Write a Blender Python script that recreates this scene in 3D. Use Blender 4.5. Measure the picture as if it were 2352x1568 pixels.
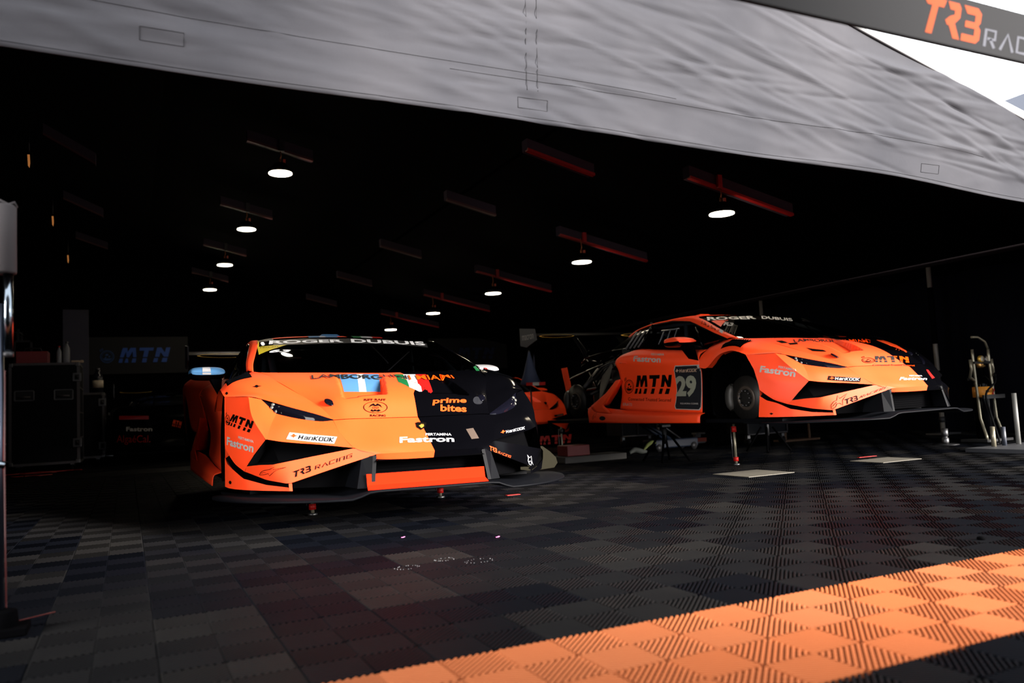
import bpy, bmesh, math, random
import numpy as np
from mathutils import Vector, Matrix
from mathutils.bvhtree import BVHTree
from mathutils.geometry import tessellate_polygon
random.seed(4)
for o in list(bpy.data.objects): bpy.data.objects.remove(o)
S = bpy.context.scene
C = S.collection
PI = math.pi

# ------------------------------------------------------------------ camera, sky, light, exposure
F_PX, YAW, PITCH, ROLL = 1848.79, 0.448365, 0.0814772, -0.0494803
CAM = (-0.98053, -1.90822, 0.60359)
cam_d = bpy.data.cameras.new('camera')
cam = bpy.data.objects.new('camera', cam_d); C.objects.link(cam); S.camera = cam
cam_d.sensor_width = 36.0; cam_d.lens = F_PX / 2352 * 36.0
cam_d.clip_start = 0.02; cam_d.clip_end = 300
_fw = Vector((math.sin(YAW)*math.cos(PITCH), math.cos(YAW)*math.cos(PITCH), math.sin(PITCH)))
_r0 = Vector((math.cos(YAW), -math.sin(YAW), 0)); _u0 = _r0.cross(_fw)
_r = math.cos(ROLL)*_r0 + math.sin(ROLL)*_u0; _u = -math.sin(ROLL)*_r0 + math.cos(ROLL)*_u0
M = Matrix((( _r.x, _u.x, -_fw.x, CAM[0]), (_r.y, _u.y, -_fw.y, CAM[1]), (_r.z, _u.z, -_fw.z, CAM[2]), (0, 0, 0, 1)))
cam.matrix_world = M
cam_d.dof.use_dof = True; cam_d.dof.focus_distance = 5.0; cam_d.dof.aperture_fstop = 2.2

W = bpy.data.worlds.new('sky'); S.world = W; W.use_nodes = True
wn = W.node_tree.nodes; wl = W.node_tree.links
bg = wn['Background']; bg.inputs['Color'].default_value = (0.93, 0.96, 1.0, 1); bg.inputs['Strength'].default_value = 5.0
def lamp(kind, name, loc, energy, color=(1, 1, 1), rot=None, **kw):
    d = bpy.data.lights.new(name, kind); d.energy = energy; d.color = color
    for k, v in kw.items(): setattr(d, k, v)
    o = bpy.data.objects.new(name, d); C.objects.link(o); o.location = loc
    if rot: o.rotation_euler = rot
    return o
def aim(o, target):
    o.rotation_euler = (Vector(target) - o.location).to_track_quat('-Z', 'Y').to_euler()
sun = lamp('SUN', 'sun', (6, -8, 6), 30.0, (1.0, 0.93, 0.86), angle=math.radians(20))
aim(sun, (6-.57, -8+.82, 6-.27))
left_fill = lamp('SUN', 'left_fill_light', (-8, -6, 5), 14.0, (1.0, 0.96, 0.92), angle=math.radians(40))  # added soft fill from the left, brightening the lifted car's door
aim(left_fill, (-8+.85, -6+.52, 5-.22))
vs = S.view_settings
vs.view_transform = 'Standard'; vs.look = 'None'; vs.exposure = 0.0; vs.gamma = 1.0; vs.use_curve_mapping = False

# ------------------------------------------------------------------ materials
MATS = {}
def pset(b, **kw):
    al = {'color': 'Base Color', 'rough': 'Roughness', 'metal': 'Metallic', 'spec': 'Specular IOR Level',
          'coat': 'Coat Weight', 'coatr': 'Coat Roughness', 'emit': 'Emission Color', 'es': 'Emission Strength', 'trans': 'Transmission Weight', 'alpha': 'Alpha', 'sheen': 'Sheen Weight'}
    for k, v in kw.items():
        if k in ('color', 'emit') and len(v) == 3: v = (*v, 1)
        b.inputs[al[k]].default_value = v
def mat(name, noise=None, bump=None, **kw):
    """noise=(scale, amount) mottles the base colour a little; bump=(scale, strength)"""
    if name in MATS: return MATS[name]
    m = bpy.data.materials.new(name); m.use_nodes = True; MATS[name] = m
    n = m.node_tree.nodes; l = m.node_tree.links; b = n['Principled BSDF']
    pset(b, **kw)
    if noise or bump:
        tc = n.new('ShaderNodeTexCoord')
    if noise:
        t = n.new('ShaderNodeTexNoise'); t.inputs['Scale'].default_value = noise[0]; t.inputs['Detail'].default_value = 5
        l.new(tc.outputs['Object'], t.inputs['Vector'])
        mx = n.new('ShaderNodeMix'); mx.data_type = 'RGBA'
        c = kw.get('color', (.5, .5, .5)); a = noise[1]
        mx.inputs['A'].default_value = tuple(max(0, x*(1-a)) for x in c[:3]) + (1,)
        mx.inputs['B'].default_value = tuple(x*(1+a) for x in c[:3]) + (1,)
        l.new(t.outputs['Fac'], mx.inputs['Factor']); l.new(mx.outputs['Result'], b.inputs['Base Color'])
    if bump:
        t2 = n.new('ShaderNodeTexNoise'); t2.inputs['Scale'].default_value = bump[0]; t2.inputs['Detail'].default_value = 4
        l.new(tc.outputs['Object'], t2.inputs['Vector'])
        bp = n.new('ShaderNodeBump'); bp.inputs['Strength'].default_value = bump[1]; bp.inputs['Distance'].default_value = 0.01
        l.new(t2.outputs['Fac'], bp.inputs['Height']); l.new(bp.outputs['Normal'], b.inputs['Normal'])
    return m
ORANGE = (0.95, 0.054, 0.003)
BLACKP = (0.0008, 0.0008, 0.0012)
orange = mat('orange_paint', color=ORANGE, rough=0.6, spec=.5)
blackp = mat('black_paint', color=BLACKP, rough=0.14, spec=.04)
carbon = mat('carbon_black', color=(0.002, 0.0022, 0.003), rough=0.5, noise=(160, .5), spec=.04)
matte = mat('matte_black', color=(0.0008, 0.0008, 0.001), rough=0.9, spec=.01)
steel = mat('steel', color=(0.12, 0.12, 0.125), rough=0.45, metal=1.0, noise=(30, .15))
alu = mat('aluminium_edge', color=(0.08, 0.075, 0.08), rough=0.5, metal=0.6, noise=(20, .2))
darksteel = mat('dark_steel', color=(0.018, 0.018, 0.02), rough=0.5, metal=0.6)
glass = mat('dark_glass', color=(0.002, 0.002, 0.004), rough=0.05, spec=0.1)
white = mat('white_vinyl', color=(0.34, 0.34, 0.35), rough=0.6, spec=.2)
silver = mat('silver_lettering', color=(0.38, 0.355, 0.33), rough=0.6, spec=.2)
dorange = mat('orange_lettering', color=(0.62, 0.045, 0.003), rough=0.6, spec=.2)
inkm = mat('black_lettering', color=(0.002, 0.0012, 0.001), rough=0.6, spec=.05)
yellow = mat('yellow_vinyl', color=(0.42, 0.32, 0.008), rough=0.5, spec=.2)
red = mat('red_enamel', color=(0.26, 0.004, 0.003), rough=0.5, spec=.2)
gold = mat('gold_badge', color=(0.75, 0.45, 0.08), rough=0.35, metal=0.7)
blue = mat('sky_blue_vinyl', color=(0.045, 0.13, 0.26), rough=0.5, spec=.2)
green = mat('green_vinyl', color=(0.004, 0.08, 0.022), rough=0.5, spec=.2)
rubber = mat('black_rubber', color=(0.003, 0.003, 0.0035), rough=0.75, spec=.1)
brake = mat('brake_iron', color=(0.014, 0.013, 0.012), rough=0.5, metal=0.6)
cagem = mat('cage_grey', color=(0.16, 0.165, 0.17), rough=0.45)
interior = mat('cabin_dark', color=(0.006, 0.007, 0.010), rough=0.7, spec=.1)
navy = mat('dark_number_board', color=(0.010, 0.011, 0.014), rough=0.6, spec=.1)
def wire(n, l, a, b): l.new(a, b)
def livery(name, pts, swap=False):
    """orange on the car's right half, gloss black on its left; the border runs at y = f(x)."""
    m = bpy.data.materials.new(name); m.use_nodes = True; n = m.node_tree.nodes; l = m.node_tree.links
    b = n['Principled BSDF']; tc = n.new('ShaderNodeTexCoord'); sp = n.new('ShaderNodeSeparateXYZ')
    l.new(tc.outputs['Object'], sp.inputs[0])
    mr = n.new('ShaderNodeMapRange'); mr.inputs['From Min'].default_value = -4; mr.inputs['From Max'].default_value = 1.5
    l.new(sp.outputs['X'], mr.inputs['Value'])
    cv = n.new('ShaderNodeFloatCurve'); l.new(mr.outputs[0], cv.inputs['Value'])
    cu = cv.mapping.curves[0]
    P = sorted(((x+4)/5.5, y+0.5) for x, y in pts)
    cu.points[0].location = P[0]; cu.points[1].location = P[-1]
    for p in P[1:-1]: cu.points.new(*p)
    for p in cu.points: p.handle_type = 'VECTOR'
    cv.mapping.update()
    sb = n.new('ShaderNodeMath'); sb.operation = 'SUBTRACT'; l.new(cv.outputs[0], sb.inputs[0]); sb.inputs[1].default_value = 0.5
    gt = n.new('ShaderNodeMath'); gt.operation = 'GREATER_THAN'; l.new(sp.outputs['Y'], gt.inputs[0]); l.new(sb.outputs[0], gt.inputs[1])
    mx = n.new('ShaderNodeMix'); mx.data_type = 'RGBA'; l.new(gt.outputs[0], mx.inputs['Factor'])
    ca, cb = ((*ORANGE, 1), (*BLACKP, 1)); ca, cb = (cb, ca) if swap else (ca, cb)
    mx.inputs['A'].default_value = ca; mx.inputs['B'].default_value = cb
    l.new(mx.outputs['Result'], b.inputs['Base Color'])
    for inp, lo, hi in (('Roughness', .6, .14), ('Specular IOR Level', .5, .035)):
        mr2 = n.new('ShaderNodeMapRange'); mr2.inputs['To Min'].default_value = lo; mr2.inputs['To Max'].default_value = hi
        l.new(gt.outputs[0], mr2.inputs['Value']); l.new(mr2.outputs[0], b.inputs[inp])
    return m

# ------------------------------------------------------------------ helpers
def tag(o, label=None, cat=None, group=None, kind=None):
    if label: o['label'] = label
    if cat: o['category'] = cat
    if group: o['group'] = group
    if kind: o['kind'] = kind
    return o
def empty(name, loc=(0, 0, 0), rz=0.0, label=None, cat=None, group=None):
    o = bpy.data.objects.new(name, None); C.objects.link(o); o.location = loc; o.rotation_euler = (0, 0, rz)
    o.empty_display_size = .1
    return tag(o, label, cat, group)
def copy_tree(o, parent=None):
    c = o.copy(); C.objects.link(c); c.parent = parent
    for ch in list(o.children): copy_tree(ch, c)
    return c
class MB:
    def __init__(s): s.v = []; s.f = []; s.sm = []; s.mi = []
    def add(s, V, F, smooth=False, mi=0):
        b = len(s.v); s.v += [tuple(p) for p in V]; s.f += [tuple(i+b for i in f) for f in F]
        s.sm += [smooth]*len(F); s.mi += [mi]*len(F); return s
    def box(s, c, d, rz=0, M=None, mi=0):
        hx, hy, hz = d[0]/2, d[1]/2, d[2]/2; V = []
        for x, y, z in ((-hx,-hy,-hz),(hx,-hy,-hz),(hx,hy,-hz),(-hx,hy,-hz),(-hx,-hy,hz),(hx,-hy,hz),(hx,hy,hz),(-hx,hy,hz)):
            p = Vector((x, y, z))
            if rz: p = Matrix.Rotation(rz, 3, 'Z') @ p
            if M: p = M @ p
            V.append(p + Vector(c))
        return s.add(V, [(0,3,2,1),(4,5,6,7),(0,1,5,4),(1,2,6,5),(2,3,7,6),(3,0,4,7)], mi=mi)
    def tube(s, pts, r, n=10, cap=True, mi=0, smooth=True):
        pts = [Vector(p) for p in pts]; rr = r if isinstance(r, (list, tuple)) else [r]*len(pts)
        V = []; F = []; up = None
        for i, p in enumerate(pts):
            t = ((pts[i+1] if i+1 < len(pts) else p) - (pts[i-1] if i else p)).normalized()
            if up is None:
                up = t.orthogonal().normalized()
            up = (up - up.dot(t)*t).normalized(); sd = t.cross(up)
            for k in range(n):
                a = 2*PI*k/n; V.append(p + rr[i]*(math.cos(a)*up + math.sin(a)*sd))
        for i in range(len(pts)-1):
            for k in range(n):
                a = i*n+k; b = i*n+(k+1) % n; F.append((a, b, b+n, a+n))
        s.add(V, F, smooth, mi)
        if cap:
            b = len(s.v) - len(V)
            s.f.append(tuple(range(b+n-1, b-1, -1))); s.sm.append(False); s.mi.append(mi)
            e = b+(len(pts)-1)*n; s.f.append(tuple(range(e, e+n))); s.sm.append(False); s.mi.append(mi)
        return s
    def lathe(s, prof, c=(0, 0, 0), axis='Z', n=24, mi=0, smooth=True):
        V = []; F = []
        for r, h in prof:
            for k in range(n):
                a = 2*PI*k/n; x, y, z = r*math.cos(a), r*math.sin(a), h
                if axis == 'Y': x, y, z = x, z, y
                if axis == 'X': x, y, z = z, x, y
                V.append((x+c[0], y+c[1], z+c[2]))
        for i in range(len(prof)-1):
            for k in range(n):
                a = i*n+k; b = i*n+(k+1) % n; F.append((a, b, b+n, a+n))
        F.append(tuple(range(n-1, -1, -1))); e = (len(prof)-1)*n; F.append(tuple(range(e, e+n)))
        return s.add(V, F, smooth, mi)
    def prism(s, poly, z0, z1, f=lambda x, y, z: (x, y, z), mi=0):
        n = len(poly); V = [f(x, y, z0) for x, y in poly] + [f(x, y, z1) for x, y in poly]
        F = [tuple(range(n-1, -1, -1)), tuple(range(n, 2*n))] + [(i, (i+1) % n, n+(i+1) % n, n+i) for i in range(n)]
        return s.add(V, F, mi=mi)
    def build(s, name, mats, parent=None, bevel=0, sub=0, solid=0, auto=None, **tg):
        me = bpy.data.meshes.new(name); me.from_pydata(s.v, [], s.f)
        if not isinstance(mats, (list, tuple)): mats = [mats]
        for m in mats: me.materials.append(m)
        me.polygons.foreach_set('use_smooth', s.sm); me.polygons.foreach_set('material_index', s.mi)
        bm = bmesh.new(); bm.from_mesh(me); bmesh.ops.recalc_face_normals(bm, faces=bm.faces); bm.to_mesh(me); bm.free()
        me.update()
        o = bpy.data.objects.new(name, me); C.objects.link(o)
        if parent: o.parent = parent
        if solid:
            md = o.modifiers.new('solid', 'SOLIDIFY'); md.thickness = solid; md.offset = -1
        if bevel:
            md = o.modifiers.new('bevel', 'BEVEL'); md.width = bevel; md.segments = 2; md.limit_method = 'ANGLE'
        if sub:
            md = o.modifiers.new('sub', 'SUBSURF'); md.levels = sub; md.render_levels = sub
        tag(o, **tg) if tg else None
        return o
def catmull(P, n):
    """smooth curve through the points, n samples by arc length"""
    P = np.array(P, float)
    if len(P) == 2:
        t = np.linspace(0, 1, n)[:, None]; return P[0]*(1-t)+P[1]*t
    Q = np.vstack([2*P[0]-P[1], P, 2*P[-1]-P[-2]]); out = []
    for i in range(1, len(Q)-2):
        p0, p1, p2, p3 = Q[i-1], Q[i], Q[i+1], Q[i+2]
        for t in np.linspace(0, 1, 12, endpoint=False):
            out.append(.5*((2*p1)+(-p0+p2)*t+(2*p0-5*p1+4*p2-p3)*t*t+(-p0+3*p1-3*p2+p3)*t**3))
    out.append(P[-1]); out = np.array(out)
    d = np.r_[0, np.cumsum(np.linalg.norm(np.diff(out, axis=0), axis=1))]; tt = np.linspace(0, d[-1], n)
    return np.array([np.interp(tt, d, out[:, k]) for k in range(3)]).T
def polyline(P, n):
    P = np.array(P, float); d = np.r_[0, np.cumsum(np.linalg.norm(np.diff(P, axis=0), axis=1))]; tt = np.linspace(0, d[-1], n)
    return np.array([np.interp(tt, d, P[:, k]) for k in range(3)]).T
def loft(curves, n=20, m=6, lin=False, linc=False):
    """curves -> grid (rows, n, 3); Catmull through rows"""
    R = np.array([(polyline if linc else catmull)(c, n) for c in curves])
    if lin or len(R) == 2:
        out = []
        for i in range(len(R)-1):
            for t in np.linspace(0, 1, m, endpoint=False): out.append(R[i]*(1-t)+R[i+1]*t)
        out.append(R[-1]); return np.array(out)
    Q = np.concatenate([[2*R[0]-R[1]], R, [2*R[-1]-R[-2]]]); out = []
    for i in range(1, len(Q)-2):
        p0, p1, p2, p3 = Q[i-1], Q[i], Q[i+1], Q[i+2]
        for t in np.linspace(0, 1, m, endpoint=False):
            out.append(.5*((2*p1)+(-p0+p2)*t+(2*p0-5*p1+4*p2-p3)*t*t+(-p0+3*p1-3*p2+p3)*t**3))
    out.append(R[-1]); return np.array(out)
def grid_mb(G, mb=None, smooth=True, mi=0):
    mb = mb or MB(); r, c, _ = G.shape
    F = [(i*c+j, i*c+j+1, (i+1)*c+j+1, (i+1)*c+j) for i in range(r-1) for j in range(c-1)]
    return mb.add(G.reshape(-1, 3).tolist(), F, smooth, mi)
def full(c):
    """half curve centre->edge to a whole one, edge..centre..edge"""
    c = [tuple(p) for p in c]; return [(x, -y, z) for x, y, z in c[::-1]] + (c[1:] if abs(c[0][1]) < 1e-6 else c)
def flip(G, s): G = np.array(G, float).copy(); G[..., 1] *= s; return G
# ------------------------------------------------------------------ lettering and vinyls
def text_mesh(txt, bold=0.0, spacing=1.0):
    cu = bpy.data.curves.new('t', 'FONT'); cu.body = txt; cu.size = 1; cu.offset = bold; cu.space_character = spacing
    cu.resolution_u = 3
    ob = bpy.data.objects.new('t', cu); C.objects.link(ob)
    dg = bpy.context.evaluated_depsgraph_get(); me = ob.evaluated_get(dg).to_mesh()
    V = [tuple(v.co) for v in me.vertices]; F = [tuple(p.vertices) for p in me.polygons]
    ob.evaluated_get(dg).to_mesh_clear(); bpy.data.objects.remove(ob); bpy.data.curves.remove(cu)
    return unit(V, F)
def unit(V, F, box=None):
    A = np.array([(v[0], v[1]) for v in V], float)
    lo, hi = (A.min(0), A.max(0)) if box is None else (np.array(box[:2], float), np.array(box[2:], float))
    A = (A-lo)/np.maximum(hi-lo, 1e-6); return A, F
def polys(*P, box=None):
    V = []; F = []
    for p in P:
        F.append(tuple(range(len(V), len(V)+len(p)))); V += [(x, y) for x, y in p]
    return unit(V, F, box)
def stroke(pts, w, closed=False):
    """a line of width w drawn through the points, as quads"""
    P = [Vector((x, y)) for x, y in pts]; n = len(P); L = []; R = []
    for i in range(n):
        a = P[i-1] if (i or closed) else P[i]; b = P[(i+1) % n] if (i < n-1 or closed) else P[i]
        t = (b-a); t = t.normalized() if t.length else Vector((1, 0)); nn = Vector((-t.y, t.x))*w/2
        L.append(P[i]+nn); R.append(P[i]-nn)
    Q = []
    for i in range(n if closed else n-1):
        j = (i+1) % n; Q.append([tuple(L[i]), tuple(L[j]), tuple(R[j]), tuple(R[i])])
    return Q
def circ(cx, cy, rx, ry=None, n=20, a0=0, a1=2*PI):
    ry = ry or rx; full_ = abs(a1-a0-2*PI) < 1e-6
    return [(cx+rx*math.cos(a0+(a1-a0)*k/(n if full_ else n-1)), cy+ry*math.sin(a0+(a1-a0)*k/(n if full_ else n-1))) for k in range(n)]
def g_mtn():
    def split(ps, cut=.33, gap=.06):   # the letters are cut by a thin line low down
        return ps
    up = [[(0,.36),(.08,1),(.30,1),(.33,.72),(.44,1),(.68,1),(.76,.36),(.60,.36),(.555,.74),(.42,.36),(.31,.36),(.25,.74),(.17,.36)],
          [(.86,1),(1.52,1),(1.50,.80),(1.30,.80),(1.27,.36),(1.06,.36),(1.09,.80),(.86,.80)],
          [(1.62,.36),(1.67,1),(1.87,1),(2.06,.66),(2.10,1),(2.30,1),(2.24,.36),(2.05,.36),(1.86,.68),(1.82,.36)]]
    lo = [[(-.03,0),(.0,.28),(.15,.28),(.14,0)],[(.24,.0),(.29,.28),(.38,.28),(.42,0)],[(.56,0),(.59,.28),(.76,.28),(.75,0)],
          [(1.04,0),(1.06,.28),(1.26,.28),(1.25,0)],[(1.56,0),(1.59,.28),(1.78,.28),(1.76,0)],[(1.95,0),(1.99,.28),(2.22,.28),(2.20,0)]]
    return polys(*up, *lo)
def g_globe():   # a ringed badge with a dark sickle
    P = stroke(circ(.5, .5, .46, n=28), .05, True) + stroke(circ(.5, .5, .36, n=24), .025, True)
    P += [circ(.5, .42, .30, .22, n=14, a0=PI*1.08, a1=PI*1.92), [(.34,.60),(.44,.72),(.60,.70),(.58,.60),(.44,.56)], [(.58,.52),(.70,.60),(.72,.48),(.62,.42)], [(.32,.44),(.42,.50),(.46,.42),(.36,.36)]]
    P += stroke([(.06,.86),(.0,1.04)], .04)+stroke([(.14,.92),(.08,1.12)], .04)+stroke([(.22,.96),(.17,1.16)], .04)
    return polys(*P)
def g_tr3():
    T = [[(0,1),(.92,1),(.80,.78),(.58,.78),(.30,0),(.05,0),(.34,.78),(.17,.78)]]
    R = [[(.98,1),(1.42,1),(1.50,.88),(1.44,.60),(1.22,.42),(1.38,.0),(1.12,0),(.98,.34),(.90,.34),(.84,.46),(1.04,.60),(1.22,.66),(1.24,.78),(1.06,.78)]]
    D = [[(1.62,1),(2.20,1),(2.34,.86),(2.28,.60),(2.18,.50),(2.26,.40),(2.20,.12),(2.04,0),(1.44,0),(1.48,.20),(1.98,.20),(2.02,.40),(1.62,.40),(1.66,.58),(2.04,.58),(2.08,.78),(1.74,.78)]]
    return polys(*T, *R, *D)
def g_racing():   # squared letters R A C I N G drawn with strokes
    w = .16; P = []; x = 0
    def st(*pts): P.extend(stroke([(x+a, b) for a, b in pts], w))
    st((.08,0),(.08,.92),(.62,.92),(.62,.45),(.2,.45)); st((.36,.45),(.62,0)); x = .95
    st((.0,0),(.36,.92),(.72,0)); x = 1.85
    st((.72,.92),(.06,.92),(.06,.08),(.72,.08)); x = 2.80
    st((.08,0),(.08,1)); x = 3.15
    st((.08,0),(.08,.92),(.68,.92),(.68,0)); x = 4.12
    st((.74,.92),(.06,.92),(.06,.08),(.68,.08),(.68,.5),(.34,.5))
    return polys(*P)
def g_star(fill=False):   # a star with a trailing head, drawn as an outline
    if fill:
        p = [(.05,1),(.38,.72),(.76,.92),(.70,.44),(1,.04),(.57,.33),(.38,0),(.14,.06),(0,.44),(.14,.67)]
        return polys(*stroke([(x*.58, y) for x, y in p], .06, True), *stroke([(.10,.30),(.20,.42),(.30,.36)], .05))
    p = [(0,.12),(.07,.47),(.22,.67),(.44,.76),(.61,.96),(.59,.71),(1,.67),(.67,.53),(.46,0),(.40,.29),(.22,.15),(.02,.08)]
    return polys(*stroke([(x*3, y) for x, y in p], .055, True), *stroke([(.25,.30),(.55,.42),(.9,.40)], .04))
def g_star2():
    p = [(.02,.02),(0,.25),(.17,.48),(.35,.56),(.39,.87),(.54,.68),(1,1),(.71,.56),(.72,.23),(.54,.37),(.35,.33),(.28,.14),(.1,0)]
    return polys(*stroke(p, .035, True), *stroke([(.10,.16),(.20,.30),(.34,.44)], .03))
def g_hank():   # heavy squared letters
    w = .20; P = []
    def st(x, *pts): P.extend(stroke([(x+a+b*.12, b) for a, b in pts], w))
    st(0, (.0,0),(.0,1)); st(0, (.6,0),(.6,1)); st(0, (.0,.5),(.6,.5))
    st(.95, (.1,.72),(.6,.72),(.6,.1),(.05,.1),(.05,.42),(.55,.42)); st(1.85, (.0,0),(.0,.72),(.58,.72),(.58,0))
    st(2.75, (.0,0),(.0,1)); st(2.75, (.62,1),(.1,.5),(.62,0))
    for x in (3.7, 4.65): st(x, (.0,.1),(.0,.9),(.62,.9),(.62,.1),(.0,.1))
    st(5.6, (.0,0),(.0,1)); st(5.6, (.62,1),(.1,.5),(.62,0))
    return polys(*P)
def g_arrow(): return polys([(0,0),(.15,.5),(.4,.3),(.8,1),(1,.8),(.6,.15),(.85,0)])
def g_wing(): return polys([(0,.5),(.3,.65),(.32,.9),(.5,1),(.66,.7),(1,.62),(.62,.4),(.5,.1),(.36,.3)])
def g_swoosh(): return polys([(0,.5),(.4,.75),(.45,.95),(.55,.72),(.66,1),(.74,.66),(.9,.95),(1,.4),(.7,.1),(.45,.0),(.25,.3)])
def g_quad(): return polys([(0,0),(1,0),(1,1),(0,1)])
def g_slant(): return polys([(0,.0),(.96,.0),(1,1),(.04,1)])
def g_oct(): return polys([(.06,0),(.94,0),(1,.06),(1,.90),(.92,1),(.08,1),(0,.90),(0,.06)])
def g_clown():
    P = stroke(circ(.5, .45, .48, .36, n=30), .03, True)
    P += [[(.22,.42),(.30,.60),(.42,.70),(.50,.58),(.58,.70),(.70,.60),(.78,.42),(.70,.50),(.62,.56),(.50,.50),(.38,.56),(.30,.50)], [(.28,.24),(.36,.32),(.40,.24),(.48,.32),(.54,.24),(.62,.32),(.72,.24),(.62,.16),(.5,.20),(.38,.16)]]
    P += stroke(circ(.43, .42, .05, n=10), .02, True)+stroke(circ(.57, .42, .05, n=10), .02, True)+stroke(circ(.5,.32,.05,.03,n=8,a0=PI,a1=2*PI), .02)
    return polys(*P, box=(0, 0, 1, .9))
GLY = dict(mtn=g_mtn, star2=g_star2, hank=g_hank, globe=g_globe, tr3=g_tr3, racing=g_racing, star=g_star, starf=lambda: g_star(True), arrow=g_arrow, wing=g_wing,
           swoosh=g_swoosh, quad=g_quad, slant=g_slant, octo=g_oct, clown=g_clown,
           ell=lambda: polys(circ(.5, .5, .5, n=24)), ring=lambda: polys(*stroke(circ(.5, .5, .46, n=28), .06, True)),
           shield=lambda: polys([(.5,0),(.9,.35),(1,.9),(.8,1),(.2,1),(0,.9),(.1,.35)]))
def refined(V, F, maxe):
    """triangles fine enough to follow the body"""
    V = [Vector(v) for v in V]; T = []
    for f in F:
        if len(f) == 3: T.append(tuple(f)); continue
        T += [tuple(f[i] for i in t) for t in tessellate_polygon([[V[i] for i in f]])]
    out = []; mids = {}
    def mid(a, b):
        k = (min(a, b), max(a, b))
        if k not in mids: V.append((V[a]+V[b])/2); mids[k] = len(V)-1
        return mids[k]
    st = [(t, 0) for t in T]
    while st:
        (a, b, c), d = st.pop()
        if d < 6 and max((V[a]-V[b]).length, (V[b]-V[c]).length, (V[c]-V[a]).length) > maxe:
            e, f, g = mid(a, b), mid(b, c), mid(c, a); st += [((a, e, g), d+1), ((e, b, f), d+1), ((g, f, c), d+1), ((e, f, g), d+1)]
        else: out.append((a, b, c))
    bm = bmesh.new(); vs_ = [bm.verts.new(v) for v in V]
    for t in out:
        try: bm.faces.new([vs_[i] for i in t])
        except ValueError: pass
    return bm
def decal(name, glyph, P0, P1, P2, m, parent, bvh=None, lift=.0022, bold=.0, spacing=1.0, maxe=.05, flat=False, deep=.12, **tg):
    """glyph mapped to the parallelogram P0 (lower left), P1 (lower right), P2 (upper left), then laid onto the body"""
    A, F = GLY[glyph[1:]]() if glyph.startswith('*') else text_mesh(glyph, bold, spacing)
    P0, P1, P2 = Vector(P0), Vector(P1), Vector(P2); n = (P1-P0).cross(P2-P0).normalized()
    bm = bmesh.new(); vs_ = [bm.verts.new(P0+(P1-P0)*float(a)+(P2-P0)*float(b)) for a, b in A]
    for f in F:
        try: bm.faces.new([vs_[i] for i in f])
        except ValueError: pass
    if not flat:
        bm.free(); bm = refined([P0+(P1-P0)*float(a)+(P2-P0)*float(b) for a, b in A], F, maxe)
    if bvh and not flat:
        for v in bm.verts:
            h = bvh.ray_cast(v.co+n*deep, -n, deep*2.2)
            if h[0] is not None: v.co = h[0]+n*lift
            else:
                q = bvh.find_nearest(v.co); v.co = q[0]+n*lift if q[0] else v.co
    else:
        for v in bm.verts: v.co = v.co+n*lift
    me = bpy.data.meshes.new(name); bm.to_mesh(me); bm.free(); me.materials.append(m)
    o = bpy.data.objects.new(name, me); C.objects.link(o); o.parent = parent; tag(o, **tg)
    return o

# ------------------------------------------------------------------ the race car (x forward, y left, z up; origin under the front axle)
CREASE = [(-.10,.757,.824), (.02,.713,.804), (.20,.672,.754), (.45,.560,.649), (.60,.500,.587), (.725,.460,.517)]
BASE = [(.083,0,.797), (.103,.3,.801), (.083,.5,.805), (.0,.70,.812), (-.10,.757,.824)]
WTOP = [(-.98,0,1.125), (-.95,.25,1.12), (-.85,.5,1.098), (-.692,.644,1.065)]
def glassmat():
    if 'windscreen_glass' in MATS: return MATS['windscreen_glass']
    m = bpy.data.materials.new('windscreen_glass'); m.use_nodes = True; MATS['windscreen_glass'] = m
    n = m.node_tree.nodes; l = m.node_tree.links; n.remove(n['Principled BSDF'])
    t = n.new('ShaderNodeBsdfTransparent'); t.inputs[0].default_value = (.30, .34, .38, 1)
    g = n.new('ShaderNodeBsdfGlossy'); g.inputs['Roughness'].default_value = .03; g.inputs[0].default_value = (.8, .85, .9, 1)
    fr = n.new('ShaderNodeFresnel'); fr.inputs[0].default_value = 1.35; mx = n.new('ShaderNodeMixShader')
    l.new(fr.outputs[0], mx.inputs[0]); l.new(t.outputs[0], mx.inputs[1]); l.new(g.outputs[0], mx.inputs[2])
    l.new(mx.outputs[0], n['Material Output'].inputs[0]); return m
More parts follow.
